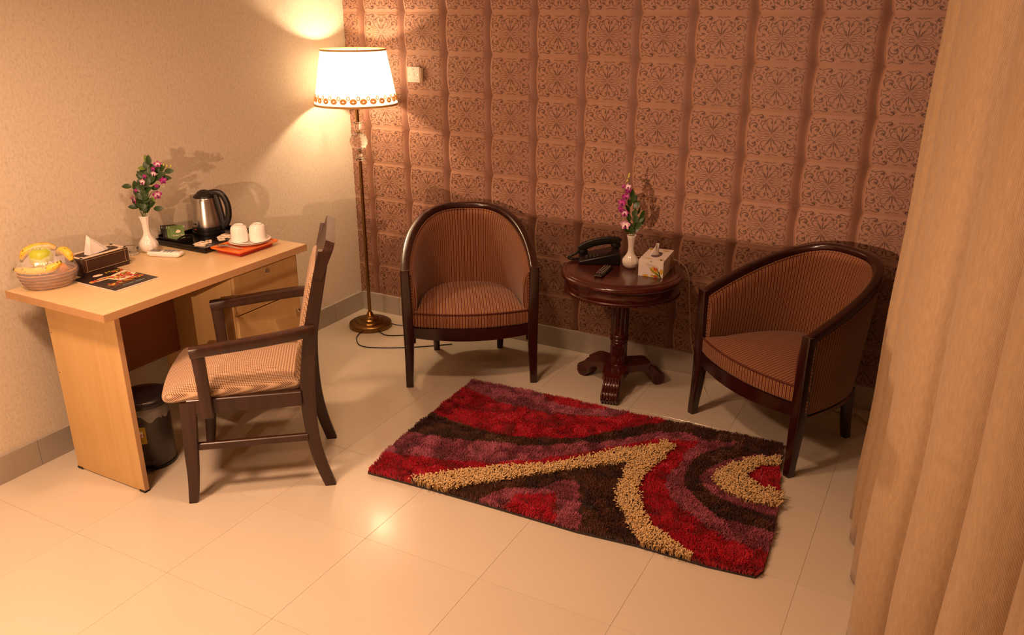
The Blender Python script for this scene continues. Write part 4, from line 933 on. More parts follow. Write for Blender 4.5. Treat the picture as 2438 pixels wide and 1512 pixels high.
# --- flower sprays
def leaf_mat(name, a, b): t = NT(name); return t.P(Base_Color=t.mix(t.noise(t.coord(), 60.0, 2.0), lin(a), lin(b)), Roughness=0.4)
M_LEAF = leaf_mat('leaf_green', '#1b3212', '#34501c'); M_LEAF2 = leaf_mat('young_leaf_green', '#55752c', '#7c8f3a'); M_BUD = leaf_mat('bud_green', '#a8a845', '#cfc870'); M_STEM = simple('stem_green', '#4c5b22', 0.6)
def petal_mat(name, inner, outer):
    t = NT(name); u = t.sep(t.n('ShaderNodeUVMap').outputs[0]); k = t.math('ADD', u[0], t.math('MULTIPLY', t.noise(t.coord(), 120.0, 2.0), 0.25))
    return t.P(Base_Color=t.ramp(k, [(0.35, lin(inner)), (0.75, lin(outer))]), Roughness=0.5)
M_PET = petal_mat('orchid_petal', '#e6cfd6', '#9c1a78'); M_PET2 = petal_mat('orchid_petal_deep', '#b23a90', '#84106a')
M_PET3 = petal_mat('orchid_petal_white', '#f3e6dc', '#c58fb4'); M_LIP = simple('orchid_lip', '#6d0d58', 0.5)
def leaf_mesh(L, w, mat):
    g = G(); P = []; n = 7
    for k in range(n + 1):
        t = k / n; ww = w * math.sin(PI * min(1, t * 0.96 + 0.04)) ** 0.75; P.append([(-ww, L * t, 0.18 * ww + -0.25 * L * t * t), (0, L * t, -0.25 * L * t * t), (ww, L * t, 0.18 * ww - 0.25 * L * t * t)])
    return g.grid(P).mesh('leaf', mat, 60)
LEAVES = [leaf_mesh(0.046, 0.0125, M_LEAF), leaf_mesh(0.040, 0.0145, M_LEAF), leaf_mesh(0.042, 0.0115, M_LEAF2)]
def flower_mesh(mp, sc=1.0):
    g = G()
    for k, (L, w) in enumerate(((0.020, 0.007), (0.021, 0.0095), (0.020, 0.0065), (0.020, 0.0065), (0.021, 0.0095))):
        a = 2 * PI * k / 5 + PI / 2; P = []; U = []
        for i in range(6):
            t = i / 5; ww = w * math.sin(PI * min(1, t * 0.93 + 0.07)) ** 0.8; row = []; ur = []
            for s in (-1, 0, 1):
                x, y, z = L * t, s * ww, 0.004 + 0.006 * t * t - 0.002 * abs(s)
                row.append(((x * math.cos(a) - y * math.sin(a)) * sc, (x * math.sin(a) + y * math.cos(a)) * sc, z * sc)); ur.append((t + 1e-4, s))
            P.append(row); U.append(ur)
        g.grid(P, U)
    g.cur = 1; g.tube([(0, -0.002, 0.003), (0, -0.007, 0.012), (0, -0.013, 0.013)], [0.003 * sc, 0.0045 * sc, 0.002 * sc], 7)
    return g.mesh('flower', [mp, M_LIP], 60)
FLOW = [flower_mesh(M_PET), flower_mesh(M_PET2), flower_mesh(M_PET3)]
def orient(o, p, d, roll=0.0, nz=None):
    """put o at p with its +Y along d"""
    d = Vector(d).normalized(); n = (-VF * 0.9 + VU * 0.5 + VR * random.uniform(-0.5, 0.5)); n = (n - d * n.dot(d)).normalized(); x = d.cross(n)
    o.matrix_local = Matrix.Translation(p) @ Matrix((x, d, n)).transposed().to_4x4() @ Matrix.Rotation(roll * 0.7, 4, 'Y')
def spray(name, label, base, stems, leaves, flowers, buds, sc):
    s = thing(name, label, 'flowers', base)
    D = lambda q: VR * (q[0] * sc) + VU * (q[1] * sc * 1.06) + VF * (q[2] if len(q) > 2 else 0)
    for st in stems: G().tube(cat_rom([D(q) for q in st], 5), 0.0016, 6).obj('stem', M_STEM, s)
    for x, y, dx, dy, kind, roll in leaves:
        dep = random.uniform(-0.012, 0.016); o = link('leaf', LEAVES[kind], s); d = VR * dx + VU * dy - VF * random.uniform(0.0, 0.35)
        orient(o, D((x, y, dep)), d, roll)
    for x, y, kind, fx, fz, size in flowers:
        o = link('flower', FLOW[kind], s); n = (-VF + VR * fx + VU * fz).normalized()
        o.matrix_local = Matrix.Translation(D((x, y, -0.012))) @ n.to_track_quat('Z', 'Y').to_matrix().to_4x4() @ Matrix.Scale(size, 4)
    for x, y in buds:
        o = G().sphere((0, 0, 0), 0.006, 8, 6, (0.8, 0.8, 1.7)).obj('bud', M_BUD, s, 80); o.location = D((x, y, 0.0)); o.rotation_euler = (0.3, 0.5, 0)
    return s
random.seed(11)
# design grid units: px of a close-up, converted to metres by sc
lv = [(330, 745, -0.2, 0.9, 0, 0.3), (395, 760, 0.5, 0.8, 1, -0.4), (350, 700, -0.6, 0.7, 1, 0.9), (300, 700, -0.8, 0.2, 0, 0.2), (420, 700, 0.7, 0.6, 0, -0.5), (370, 640, -0.3, 1, 0, 0.2), (450, 650, 0.6, 0.7, 2, 0.1), (480, 720, 0.9, 0.1, 0, 0.5),
      (360, 580, -0.5, 0.8, 0, 0.4), (400, 560, 0.2, 0.9, 1, -0.6), (255, 455, -1, 0.15, 0, 0.1), (300, 500, 0.1, 1, 0, 1.0), (330, 430, 0.5, 0.5, 1, 0.2), (390, 490, 0.3, 0.8, 1, 0.1), (430, 520, 0.6, 0.6, 0, -0.3), (500, 480, 0.9, 0.35, 0, 0.7), (470, 430, 0.3, 1, 1, 0.4), (520, 400, 0.4, 0.9, 0, -0.5), (560, 360, 0.8, 0.3, 1, 0.2),
      (540, 320, -0.2, 1, 1, 0.5), (600, 330, 0.9, 0.4, 0, 0.3), (480, 310, -0.7, 0.5, 1, 0.0), (500, 250, -0.2, 1, 1, 0.3), (480, 240, -1, 0.15, 2, 0.3), (495, 190, -0.3, 1, 2, 0.2), (520, 200, 0.1, 1, 0, 1.2), (650, 270, 0.5, 0.8, 1, -0.2), (700, 270, 1, 0.15, 0, 0.3), (640, 340, 0.9, -0.1, 0, 0.6), (580, 300, 0.5, 0.8, 0, 0.2), (420, 600, 0.4, -0.6, 1, 0.3), (380, 740, 0.2, 1, 1, 0.6), (320, 660, -0.4, 0.8, 1, -0.2)]
for k in range(26):
    f = random.random(); i = random.randrange(3); st_p = ((0, 60), (40, 200), (110, 340), (190, 480), (250, 560)) if i == 0 else ((-10, 60), (20, 200), (70, 380), (120, 520), (122, 620)) if i == 1 else ((0, 20), (-5, 40), (20, 90), (40, 140), (60, 190))
    j = min(3, int(f * 4)); a, b = st_p[j], st_p[j + 1]; g = f * 4 - j; sx = random.choice((-1, 1))
    lv.append((360 + a[0] + (b[0] - a[0]) * g, 800 - a[1] - (b[1] - a[1]) * g, sx * random.uniform(0.3, 0.9), random.uniform(0.3, 1.0), random.choice((0, 0, 1)), random.uniform(-0.6, 0.8)))
spray('flower_spray', 'leafy spray with purple orchid blooms in the desk vase', (0.120, -1.674, DZ + 0.168),
      [[(0, -60), (0, 60), (40, 200), (110, 340), (190, 480), (250, 560), (330, 590)], [(0, -60), (-20, 80), (30, 260), (90, 420), (130, 560), (120, 640)], [(-10, -40), (-60, 150), (-70, 300), (-110, 360)], [(0, -40), (60, 160), (140, 280), (200, 290)]],
      [(x - 360, 800 - y, a, b, k, r) for x, y, a, b, k, r in lv],
      [(x - 360, 800 - y, k, a, b, s) for x, y, k, a, b, s in ((640, 185, 0, 0.3, 0.4, 0.85), (585, 240, 1, -0.5, 0.2, 0.7), (675, 370, 1, 0.6, 0.1, 0.9), (590, 430, 1, 0.2, -0.4, 0.6), (430, 390, 2, -0.3, 0.2, 0.8), (465, 325, 1, -0.3, 0.3, 0.6), (575, 535, 0, 0.7, -0.2, 1.1), (290, 590, 0, -0.6, -0.2, 0.95), (325, 490, 1, -0.3, 0.4, 0.5), (575, 290, 2, 0.1, 0.1, 0.6))],
      [(700 - 360, 800 - 200), (740 - 360, 800 - 210), (785 - 360, 800 - 215)], 0.000366)
lv = [(810, 360, 0.1, 1, 0, 0.3), (830, 420, 0.4, 0.9, 0, 0.5), (800, 460, -0.2, 1, 1, 0.1), (850, 500, 0.3, 0.9, 0, -0.5), (800, 540, -0.3, 0.8, 0, 0.7), (840, 570, 0.3, 0.9, 1, 0.2), (880, 560, 0.5, 0.8, 0, 0.9), (930, 600, 0.4, 0.9, 0, 0.2), (900, 650, 0.6, 0.8, 0, -0.4), (860, 640, 0.2, 1, 1, 0.3), (810, 640, -0.3, 1, 0, 0.3), (820, 720, -0.3, 0.9, 1, 0.2), (860, 720, 0.2, 1, 0, 0.5), (890, 720, 0.5, 0.9, 0, 0.1), (920, 680, 0.6, 0.7, 0, 0.2), (830, 770, -0.1, 1, 1, 0.6), (870, 770, 0.3, 1, 1, 0.1), (790, 760, -0.5, 0.8, 1, 0.3), (840, 470, 0.5, 0.6, 1, 0.2), (815, 400, 0.3, 0.9, 1, 0.4)]
spray('orchid_spray', 'purple and white orchid spray in the round table vase', (1.978, -0.308, TZ + 0.168),
      [[(0, -60), (-20, 120), (-40, 330), (-50, 520), (-70, 700)], [(10, -60), (20, 120), (20, 300), (-10, 460)], [(10, -60), (50, 100), (90, 240)]],
      [(x - 835, 795 - y, a, b, k, r) for x, y, a, b, k, r in lv],
      [(x - 835, 795 - y, k, a, b, s) for x, y, k, a, b, s in ((750, 660, 2, -0.3, -0.2, 1.35), (735, 520, 0, -0.4, -0.3, 1.15), (700, 410, 1, -0.5, 0.1, 1.2), (735, 340, 1, -0.1, 0.2, 1.0), (760, 270, 1, 0.2, 0.1, 0.95), (755, 230, 2, -0.1, 0.4, 0.85), (690, 480, 1, -0.8, -0.2, 0.9), (705, 225, 1, -0.6, 0.5, 0.6))],
      [(765 - 835, 795 - 120), (750 - 835, 795 - 165), (770 - 835, 795 - 95)], 0.000414)
# --- air-conditioner remote
acr = thing('ac_remote', 'white air conditioner remote with grey screen on the desk', 'remote', (0.238, -1.684, DZ + 0.001), math.atan2(0.055, 0.16))
G().loft([[(x, y, z) for x, y in rrect(0.165 * k, 0.05 * k, 0.012, 4)] for z, k in ((0.0, 0.90), (0.004, 0.98), (0.012, 1.0), (0.018, 0.97), (0.0205, 0.90))]).obj('case', M_WHITE_CER, acr, 50)
G().box((-0.045, 0, 0.0206), (0.05, 0.034, 0.0012), 0.0004, 1).obj('screen', simple('lcd_grey', '#5b5450', 0.15), acr)
for k in range(9): G().box((0.002 + 0.017 * (k // 3), -0.012 + 0.012 * (k % 3), 0.0208), (0.011, 0.007, 0.0016), 0.0006, 1).obj('button', simple('grey_button', '#54606a', 0.5) if k == 0 else bpy.data.materials['grey_button'], acr)
# --- black tray with its holder
TRX, TRY = 0.205, -1.392
tr = thing('tray', 'black lacquer tray with kettle and sachets on the desk', 'tray', (TRX, TRY, DZ + 0.0003))
G().box((0, 0, 0.005), (0.344, 0.37, 0.008), 0.002, 1).obj('tray_floor', M_BLACKG, tr)
for c, d in (((-0.168, 0, 0.013), (0.009, 0.372, 0.024)), ((0.168, 0, 0.013), (0.009, 0.372, 0.024)), ((0, -0.182, 0.013), (0.345, 0.009, 0.024)), ((0, 0.182, 0.013), (0.345, 0.009, 0.024))): G().box(c, d, 0.003, 2).obj('rim', M_BLACKG, tr)
G().box((0.035, 0.0, 0.0105), (0.005, 0.35, 0.004), 0.001, 1).obj('divider', M_BLACKG, tr)
ho = thing('sachet_holder', 'black open box for tea sachets standing on the tray', 'holder', (0.115, -1.515, DZ + 0.0095))
for c, d in (((0, 0, 0.002), (0.13, 0.09, 0.003)), ((0, -0.044, 0.014), (0.13, 0.004, 0.026)), ((-0.064, 0, 0.018), (0.004, 0.09, 0.034)), ((0.064, 0, 0.014), (0.004, 0.09, 0.026)), ((0, 0.044, 0.014), (0.13, 0.004, 0.026))): G().box(c, d, 0.001, 1).obj('side', M_BLACKG, ho)
G().tube([(0.064, y, 0.026 + 0.010 * math.sin(PI * (y + 0.045) / 0.09)) for y in np.linspace(-0.044, 0.044, 12)], 0.004, 6).obj('wavy_lip', M_BLACKG, ho)
M_SGREEN = NT('green_sachet'); M_SGREEN = M_SGREEN.P(Base_Color=M_SGREEN.mix(M_SGREEN.noise(M_SGREEN.coord(), 60.0, 3.0), lin('#3e6421'), lin('#6d8a34')), Roughness=0.35)
def sachet(label, k, mat, x, grp, txt=None, extra=0.0):
    o = thing('tea_sachet', label, 'sachet', (x, -1.513 + extra, DZ + 0.014), 0.0, grp); o.rotation_euler = (0, math.radians(-24), math.radians(-38))
    G().box((0, 0, 0.036), (0.003, 0.066, 0.072), 0.0015, 1).obj('packet', mat, o)
    G().box((0, 0.0335, 0.064), (0.0045, 0.0016, 0.012)).obj('torn_edge', M_PAPER, o, 0); G().box((0, -0.0335, 0.064), (0.0045, 0.0016, 0.012)).obj('torn_edge', M_PAPER, o, 0)
    if txt:
        decal([(-0.012, -0.006), (0.0, 0.009), (0.006, 0.004), (0.013, 0.003), (0.010, -0.006), (0.002, -0.009)], M_CREAMP, o, 0, 'emblem').matrix_local = T(0.0024, 0.004, 0.044, PI / 2, 0, PI / 2)
        text(txt, 0.0115, M_CREAMP, o, T(0.0024, 0.004, 0.024, PI / 2, 0, PI / 2))
for k in range(3): sachet(['rearmost black tea sachet leaning in the holder', 'second black tea sachet leaning in the holder', 'black tea sachet just behind the green ones'][k], k, M_BLACK, 0.072 + 0.011 * k, 'black sachets in the holder', None, -0.006)
sachet('green tea sachet half hidden behind the front green one', 0, M_SGREEN, 0.108, 'green sachets in the holder')
sachet('front green tea sachet with pale star emblem in the holder', 1, M_SGREEN, 0.120, 'green sachets in the holder', 'Green Tea', 0.006)
# --- kettle
ke = thing('kettle', 'stainless steel electric kettle with black lid and handle', 'kettle', (0.120, -1.318, DZ + 0.0095), math.atan2(VR.y, VR.x))
G().lathe([(0.001, 0), (0.074, 0), (0.076, 0.003), (0.076, 0.014), (0.072, 0.017), (0.001, 0.017)], 40, cap=False).obj('power_base', M_BLACK, ke, 40)
G().lathe([(0.001, 0.017), (0.073, 0.017), (0.0745, 0.024), (0.0725, 0.040), (0.001, 0.040)], 40, cap=False).obj('lower_band', M_BLACK, ke, 40)
G().sphere((-0.04, -0.062, 0.029), 0.006, 10, 6, (1.1, 0.5, 0.7)).obj('indicator_light', simple('red_lens', '#8a1018', 0.2), ke)
kb = G(); rings = []
for r, z in ((0.072, 0.040), (0.072, 0.043), (0.0705, 0.06), (0.067, 0.09), (0.061, 0.13), (0.056, 0.16), (0.054, 0.176), (0.052, 0.179)):
    ring = []
    for j in range(48):
        a = 2 * PI * j / 48; sp_ = 0.018 * max(0, (z - 0.10) / 0.075) * max(0, math.cos(a - PI)) ** 10; ring.append(((r + sp_) * math.cos(a), (r + sp_) * math.sin(a), z + 0.010 * max(0, (z - 0.14) / 0.04) * max(0, math.cos(a - PI)) ** 10))
    rings.append(ring)
kb.loft(rings).obj('body', M_STEEL, ke, 50)
G().lathe([(0.051, 0.176), (0.053, 0.180), (0.050, 0.187), (0.043, 0.194), (0.036, 0.198), (0.030, 0.206), (0.016, 0.213), (0.001, 0.215)], 36, cap=False).obj('lid', M_BLACK, ke, 50)
hp = cat_rom([(0.022, 0, 0.197), (0.060, 0, 0.202), (0.088, 0, 0.190), (0.106, 0, 0.155), (0.111, 0, 0.115), (0.106, 0, 0.075), (0.090, 0, 0.042), (0.068, 0, 0.026)], 6)
hr = [1.0] * len(hp)
G().tube(hp, 1.0, prof=rrect(0.030, 0.024, 0.010, 4), upv=(0, 1, 0)).obj('handle', M_BLACK, ke, 60)
G().tube([(0.0745, 0, 0.03), (0.072, 0, 0.06), (0.066, 0, 0.11), (0.058, 0, 0.16), (0.05, 0, 0.19)], 1.0, prof=rrect(0.038, 0.02, 0.006, 3), upv=(0, 1, 0)).obj('handle_spine', M_BLACK, ke, 60)
decal([(-0.012, 0), (0.012, 0), (0.012, 0.004), (-0.012, 0.004)], M_BLACK, ke, 0, 'maker_mark').matrix_local = T(-0.042, -0.0585, 0.054, math.radians(-36), 0, PI / 2)
# --- sugar packets
M_SUG = simple('sugar_paper', '#ead8bf', 0.6, var=0.06)
def packet(label, x, y, z, rzv, ty, grp):
    o = thing('sugar_packet', label, 'sugar packet', (x, y, DZ + z), rzv, grp); o.rotation_euler = (ty, 0.04, rzv)
    G().loft([[(a, b, q) for a, b in rrect(0.052 * k, 0.03 * k, 0.003, 2)] for q, k in ((-0.001, 0.97), (0.0, 1.0), (0.0022, 0.9), (0.0028, 0.6))]).obj('sleeve', M_SUG, o)
    text('Sugar', 0.011, M_DKP, o, T(0, 0, 0.0031))
pk = [('lowest sugar packet at the near corner of the tray', 0.275, -1.515, 0.0105, 0.5, 0.0), ('sugar packet fanned over the lowest one on the tray', 0.262, -1.508, 0.0135, 0.25, 0.03), ('sugar packet lying beside the tray divider near the holder', 0.268, -1.49, 0.0165, 0.05, 0.05), ('single sugar packet standing apart in the middle of the tray', 0.262, -1.452, 0.0120, -0.75, 0.06),
      ('sugar packet nearest the orange dish on the tray', 0.275, -1.385, 0.0110, -0.55, 0.02), ('sugar packet in the middle of the loose heap by the cups', 0.262, -1.362, 0.0140, 0.35, 0.02), ('topmost sugar packet of the loose heap by the cups', 0.262, -1.338, 0.0175, 0.1, 0.0), ('sugar packet at the back of the loose heap by the cups', 0.292, -1.335, 0.0110, 0.7, 0.0), ('lone sugar packet at the far end of the tray', 0.262, -1.262, 0.0110, -0.4, 0.0)]
for q in pk: packet(q[0], q[1], q[2], q[3], q[4], q[5], 'sugar packets on the tray')
# --- orange dish, saucers, cups, spoons
M_ORNG = simple('orange_glaze', '#ee7a2a', 0.15, coat=0.3); M_ORED = simple('red_underside', '#b02a1c', 0.3)
od = thing('orange_dish', 'rectangular orange dish carrying saucers and cups', 'dish', (0.481, -1.434, DZ + 0.0003))
G().loft([[(x, y, z) for x, y in rrect(0.190 * k, 0.250 * kk, 0.008, 3)] for z, k, kk in ((0.018, 0.80, 0.84), (0.020, 0.97, 0.98), (0.0275, 1.0, 1.0), (0.028, 0.985, 0.988), (0.0235, 0.93, 0.945), (0.023, 0.8, 0.84))]).obj('dish', M_ORNG, od, 30)
G().loft([[(x, y, z) for x, y in rrect(0.15 * k, 0.21 * k, 0.006, 2)] for z, k in ((0.0, 0.97), (0.018, 1.0))]).obj('foot', M_ORED, od, 30)
for k, lab in enumerate(('lower white saucer resting on the orange dish', 'upper white saucer directly under the two cups')):
    G_ = G().lathe([(0.001, 0.0), (0.05, 0.0), (0.055, 0.002), (0.075, 0.008), (0.093, 0.012), (0.0945, 0.0135), (0.092, 0.0142), (0.07, 0.0105), (0.052, 0.005), (0.001, 0.004)], 48, cap=False)
    tag(G_.obj('saucer', M_WHITE_CER, None, 40, (0.480 + 0.004 * k, -1.402 + 0.003 * k, DZ + 0.0236 + 0.0065 * k)), lab, 'saucer', 'white saucers on the orange dish')
def cup(label, x, y, ha, size=1.0):
    o = thing('cup', label, 'cup', (x, y, DZ + 0.0365), ha, 'upturned white cups')
    G().lathe([(0.0395, 0.0), (0.0400, 0.003), (0.0398, 0.03), (0.0385, 0.055), (0.035, 0.068), (0.029, 0.0745), (0.024, 0.076), (0.023, 0.079), (0.021, 0.0795), (0.019, 0.076), (0.001, 0.0755)], 40, cap=False).obj('body', M_WHITE_CER, o, 40)
    G().tube(cat_rom([(0.038, 0, 0.014), (0.053, 0, 0.016), (0.064, 0, 0.030), (0.058, 0, 0.047), (0.038, 0, 0.053)], 5), 0.004, 8).obj('handle', M_WHITE_CER, o, 60)
cup('upturned white cup nearer the kettle', 0.453, -1.434, 2.6); cup('upturned white cup nearer the end of the desk', 0.517, -1.381, 1.7)
def spoon(label, x, y, z, rzv):
    o = thing('teaspoon', label, 'spoon', (x, y, DZ + z), rzv, 'teaspoons on the orange dish')
    P = []
    for i in range(7):
        a = i / 6; row = []
        for j in range(9):
            t = -1 + 2 * j / 8; xx = -0.021 + 0.042 * a; w = 0.0135 * math.sqrt(max(0.0, 1 - ((a - 0.5) / 0.5) ** 2)) + 0.0008; row.append((xx, w * t, 0.007 * (1 - 0.0) - 0.0065 * (1 - t * t) * math.sin(PI * a) + 0.002))
        P.append(row)
    b = G().grid(P).obj('bowl', M_CHROME, o, 80); b.modifiers.new('t', 'SOLIDIFY').thickness = 0.0012
    G().tube(cat_rom([(0.018, 0, 0.008), (0.035, 0, 0.009), (0.07, 0, 0.005), (0.108, 0, 0.004)], 5), 1.0, prof=[(q[0] * 1.0, q[1]) for q in rrect(0.006, 0.0025, 0.001, 2)]).obj('handle', M_CHROME, o, 60)
spoon('teaspoon lying along the near edge of the orange dish', 0.425, -1.525, 0.0245, 0.12); spoon('teaspoon tucked behind the front teaspoon', 0.437, -1.513, 0.0245, 0.06)

# ================================================================== things on the round table
# --- telephone
pa = math.atan2(0.4, 0.92); ph_ = thing('telephone', 'black corded desk telephone on the round table', 'telephone', (1.792, -0.268, TZ + 0.0005), pa)
prof = [(-0.105, 0.0), (0.105, 0.0), (0.108, 0.03), (0.105, 0.058), (0.09, 0.062), (-0.1, 0.018), (-0.108, 0.01)]
Mp = Matrix(((1, 0, 0, 0), (0, 0, 1, 0), (0, 1, 0, 0), (0, 0, 0, 1)))
pb = G().prism(prof, -0.08, 0.08, Mp).obj('body', M_BLACK, ph_, 30); bv = pb.modifiers.new('b', 'BEVEL'); bv.width = 0.006; bv.segments = 2
slope = math.atan2(0.044, 0.19)
def onph(x): return 0.018 + (x + 0.1) * 0.044 / 0.19
keym = G().box((0, 0, 0.002), (0.012, 0.013, 0.005), 0.0015, 1).mesh('key', simple('key_grey', '#2a2724', 0.5))
for i in range(4):
    for j in range(3):
        x = -0.065 + 0.019 * i; o = link('key', keym, pb, (x, -0.055 + 0.021 * j, onph(x) + 0.0005), (0, -slope, 0))
G().box((0.055, -0.035, onph(0.055) + 0.001), (0.05, 0.06, 0.003), 0.001, 1, (0, -slope, 0)).obj('display', M_BLACKG, pb)
hs = G(); hc = cat_rom([(-0.105, 0.045, onph(-0.1) + 0.026), (-0.075, 0.045, onph(-0.075) + 0.041), (-0.02, 0.045, onph(-0.02) + 0.050), (0.04, 0.045, onph(0.04) + 0.047), (0.085, 0.045, onph(0.085) + 0.036), (0.105, 0.045, onph(0.1) + 0.022)], 6)
hs.tube(hc, 1.0, prof=rrect(0.042, 0.020, 0.008, 3), upv=(0, 1, 0)); hnd = hs.obj('handset', M_BLACK, ph_, 60)
# swap section so the broad side faces up
for x, nm in ((-0.086, 'mouthpiece'), (0.086, 'earpiece')): G().lathe([(0.024, 0), (0.026, 0.008), (0.022, 0.020), (0.001, 0.022)], 24).obj(nm, M_BLACK, hnd, 50, (x, 0.045, onph(x) + 0.004))
hel = []
axp = cat_rom([(-0.105, 0.05, 0.035), (-0.125, 0.055, 0.018), (-0.150, 0.04, 0.010), (-0.158, -0.0, 0.010), (-0.13, -0.02, 0.010), (-0.108, -0.005, 0.012)], 10); nA = len(axp)
for k in range(nA * 8):
    f = k / (nA * 8) * (nA - 1); i = int(f); p = axp[i].lerp(axp[min(i + 1, nA - 1)], f - i); tg = (axp[min(i + 1, nA - 1)] - axp[max(i - 1, 0)]).normalized(); a = tg.cross(Vector((0, 0, 1))).normalized(); b = a.cross(tg); th_ = k * 2 * PI / 12
    hel.append(p + (a * math.cos(th_) + b * math.sin(th_)) * 0.0062)
G().tube(hel, 0.0016, 4).obj('coiled_cord', M_BLACK, ph_, 60)
# --- tv remote
rm = thing('tv_remote', 'slim black television remote on the round table', 'remote', (1.892, -0.452, TZ + 0.0005), math.atan2(0.18, -0.015) - PI / 2)
G().loft([[(x, y, z) for x, y in rrect(0.044 * k, 0.18 * kk, 0.010, 4)] for z, k, kk in ((0.0, 0.8, 0.96), (0.004, 0.97, 0.995), (0.013, 1.0, 1.0), (0.0165, 0.92, 0.985))]).obj('case', M_BLACK, rm, 50)
G().box((0, -0.0885, 0.0085), (0.036, 0.004, 0.004), 0.001, 1).obj('silver_strip', M_CHROME, rm)
bmesh_ = {c: G().box((0, 0, 0), (0.0075, 0.006, 0.003), 0.001, 1).mesh('button', simple('remote_' + c, h, 0.5)) for c, h in (('grey', '#7d736a'), ('red', '#a8252b'), ('blue', '#3d5a78'))}
for i in range(10):
    for j in range(3):
        link('button', bmesh_['red' if (i, j) in ((9, 0), (1, 0)) else 'blue' if (i, j) == (1, 2) else 'grey'], rm, (-0.0125 + 0.0125 * j, -0.066 + 0.0145 * i, 0.0168))
# --- printed tissue box
cb = thing('tissue_carton', 'white tissue carton printed with yellow flowers on round table', 'tissue box', (2.113, -0.302, TZ + 0.0005), math.radians(5))
G().box((0, 0, 0.0425), (0.124, 0.222, 0.085), 0.0008, 1).obj('carton', M_PAPER, cb)
slot_ = G().add([(0.027 * math.cos(t), 0.052 * math.sin(t), 0.0853) for t in np.linspace(0, 2 * PI, 25)[:-1]], [tuple(range(24))]).obj('slot', simple('slot_shade', '#6b5a5a', 0.8), cb, 0)
FM = T(0, -0.1114, 0, 0, 0, PI / 2); RMx = T(0.0624, 0, 0, PI / 2, 0, PI / 2); TM = T(0, 0, 0.0854)
def blob(cx, cy, rx, ry, rot=0.0, n=14):
    return [(cx + rx * math.cos(t) * math.cos(rot) - ry * math.sin(t) * math.sin(rot), cy + rx * math.cos(t) * math.sin(rot) + ry * math.sin(t) * math.cos(rot)) for t in np.linspace(0, 2 * PI, n + 1)[:-1]]
def blade(x0, y0, x1, y1, w, bend=0.0):
    d = Vector((x1 - x0, y1 - y0)); n_ = Vector((-d.y, d.x)).normalized(); L = []; Rr = []
    for k in range(7):
        t = k / 6; c = Vector((x0, y0)) + d * t + n_ * bend * math.sin(PI * t); ww = w * math.sin(PI * min(1, 0.12 + 0.88 * t)) * (1 - 0.3 * t); L.append(c + n_ * ww); Rr.append(c - n_ * ww)
    return [(p.x, p.y) for p in L + Rr[::-1]]
_dz = [0.0]
def prn(poly, mat, Mx):
    _dz[0] += 0.00003; o = decal(poly, mat, cb, _dz[0], 'print'); o.matrix_local = Mx
for a in ((blob(0.018, 0.036, 0.022, 0.016, -0.5), M_PYEL), (blob(0.024, 0.042, 0.012, 0.008, -0.4), M_PORG), (blob(0.053, 0.032, 0.008, 0.014), M_PYEL), (blob(-0.024, 0.005, 0.016, 0.0045), M_PYEL), (blob(-0.024, 0.0085, 0.010, 0.004), M_PYEL), (blob(0.008, 0.008, 0.008, 0.006), M_PYEL), (blob(0.028, 0.0075, 0.014, 0.007), M_PORG)): prn(a[0], a[1], FM)
M_PDG = simple('print_dark_green', '#46591c', 0.4)
for q in ((0.054, 0.002, -0.012, 0.052, 0.005, 0.002), (0.054, 0.002, 0.028, 0.062, 0.0025, 0.003), (0.056, 0.002, 0.02, 0.03, 0.003, 0.0), (0.05, 0.003, 0.0, 0.02, 0.0012, 0.006), (0.048, 0.002, 0.042, 0.036, 0.003, 0.0)): prn(blade(*q), M_PDG if q[4] < 0.004 else M_PGRN, FM)
prn(blade(-0.008, 0.078, 0.008, 0.074, 0.002, 0.004), M_PGRN, FM)
_l = G()
for k in range(7): _l.box((-0.022 + 0.0068 * k, 0.063 - 0.0012 * k, 0.0003), (0.0008, 0.013, 0.0003)); _l.box((-0.0195 + 0.0068 * k, 0.0685 - 0.0012 * k - (k % 3) * 0.004, 0.0003), (0.0048, 0.0008, 0.0003))
_l.obj('logo_outline', simple('logo_grey', '#7d7668', 0.6), cb, 0).matrix_local = FM
for a in ((blob(-0.02, -0.082, 0.017, 0.0055, -0.1), M_PYEL), (blob(0.045, -0.085, 0.014, 0.008), M_PYEL), (blob(0.03, 0.08, 0.017, 0.009), M_PYEL), (blob(-0.048, 0.085, 0.012, 0.014), M_PYEL), (blade(0.05, -0.108, 0.036, -0.07, 0.003), M_PDG), (blade(-0.055, 0.09, -0.03, 0.107, 0.005), M_PDG)): prn(a[0], a[1], TM)
for a in ((blob(0.06, 0.045, 0.026, 0.02, 0.5), M_PYEL), (blob(0.085, 0.02, 0.018, 0.014), M_PORG), (blade(0.02, 0.004, 0.085, 0.075, 0.006, 0.004), M_PDG), (blade(0.04, 0.004, 0.10, 0.05, 0.006, 0.0), M_PDG), (blob(-0.098, 0.068, 0.008, 0.006), M_PBRN)): prn(a[0], a[1], RMx)
t2 = G(); P = []
for i in range(8):
    f = i / 7; w = 0.026 * (1 - 0.75 * f); P.append([(w * t * 0.35 + 0.004 * math.sin(3 * t + 5 * f), w * t + 0.012 * f, 0.078 + 0.066 * f) for t in np.linspace(-1, 1, 7)])
tz_ = tag(t2.grid(P).obj('tissue', M_PAPER, None, 60, (2.108, -0.315, TZ), math.radians(-25)), 'white tissue peak pulled out of the flowered carton', 'tissue'); tz_.modifiers.new('t', 'SOLIDIFY').thickness = 0.002

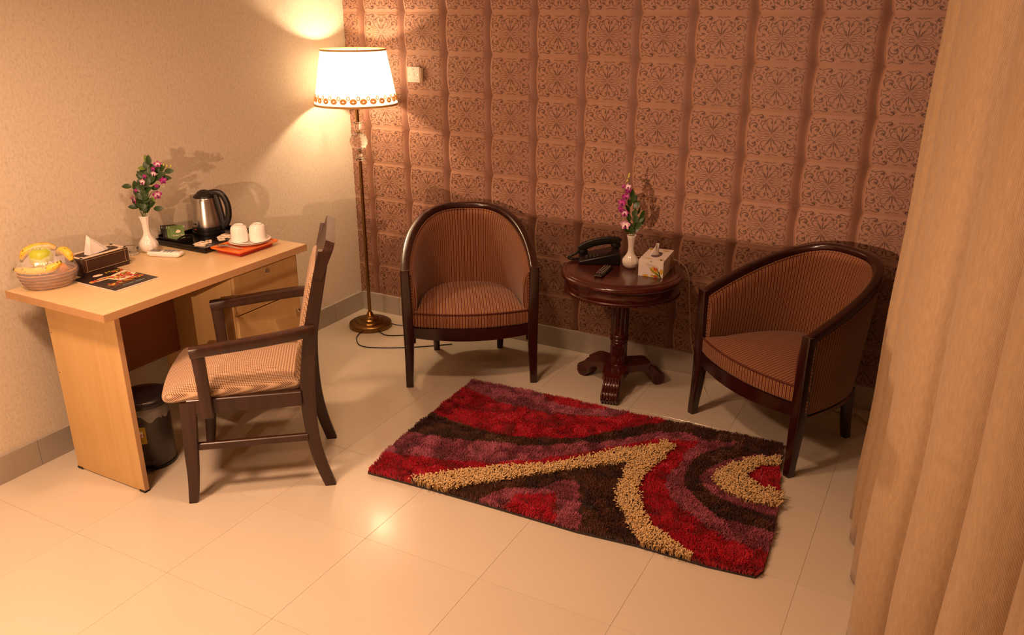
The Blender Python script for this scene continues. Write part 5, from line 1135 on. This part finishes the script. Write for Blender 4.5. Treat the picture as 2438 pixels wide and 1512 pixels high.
# ================================================================== wall switch and cables
ws = thing('wall_switch', 'white square light switch on the patterned wall by the lamp', 'switch', (0.515, -0.018, 1.527))
G().box((0.008, -0.013, -0.002), (0.078, 0.028, 0.076), 0.003, 2).obj('back_box', simple('aged_white_plastic', '#e2cfae', 0.4), ws)
G().box((0, -0.0315, 0), (0.086, 0.008, 0.086), 0.003, 2).obj('plate', simple('white_plastic', '#efe4d8', 0.3), ws)
G().box((0, -0.0362, 0), (0.013, 0.004, 0.026), 0.001, 1, (0.12, 0, 0)).obj('rocker', bpy.data.materials['white_plastic'], ws)
for x in (-0.03, 0.03): G().sphere((x, -0.0355, 0), 0.0035, 8, 5, (1, 0.35, 1)).obj('screw', M_CHROME, ws)
G().box((0, -0.0356, 0.03), (0.012, 0.0008, 0.003)).obj('neon', M_PRED, ws); G().box((0.028, -0.0356, -0.031), (0.014, 0.0006, 0.003)).obj('maker_mark', simple('mark_orange', '#d79a6a', 0.5), ws)
M_WIRE = simple('ivory_wire', '#cdb994', 0.5)
tc = tag(G().tube(cat_rom([(1.893, -0.185, TZ + 0.01), (1.99, -0.10, TZ + 0.006), (2.10, -0.06, TZ + 0.006), (2.20, -0.048, 0.60), (2.225, -0.04, 0.42), (2.25, -0.045, 0.22), (2.31, -0.08, 0.06), (2.40, -0.22, 0.004), (2.46, -0.30, 0.004), (2.52, -0.25, 0.004), (2.62, -0.16, 0.004)], 8), 0.0022, 6).obj('telephone_wire', M_WIRE, None, 70), 'thin ivory telephone wire trailing from the round table to the floor', 'wire')
cbn = thing('cable_bundle', 'tied bundle of pale cable on the floor behind the right armchair', 'cable', (3.12, -0.12, 0))
for k in range(7):
    a = (k - 3) * 0.16; G().tube(cat_rom([(-0.12, 0.05 + 0.018 * k - 0.05, 0.012 + 0.008 * (k % 3)), (-0.05, 0.006 * (k - 3), 0.02), (0.0, 0.002 * (k - 3), 0.022 + 0.003 * (k % 2)), (0.06, -0.05 + 0.005 * (k - 3), 0.018), (0.13, -0.13 + 0.012 * (k - 3), 0.008)], 5), 0.0035, 6).obj('strand', M_WIRE, cbn)
G().tube([(0.0 + 0.004 * math.cos(t), 0.020 * math.cos(t), 0.022 + 0.016 * math.sin(t)) for t in np.linspace(0, 2 * PI, 16)], 0.003, 6, upv=(1, 0, 0)).obj('tie', M_WIRE, cbn)
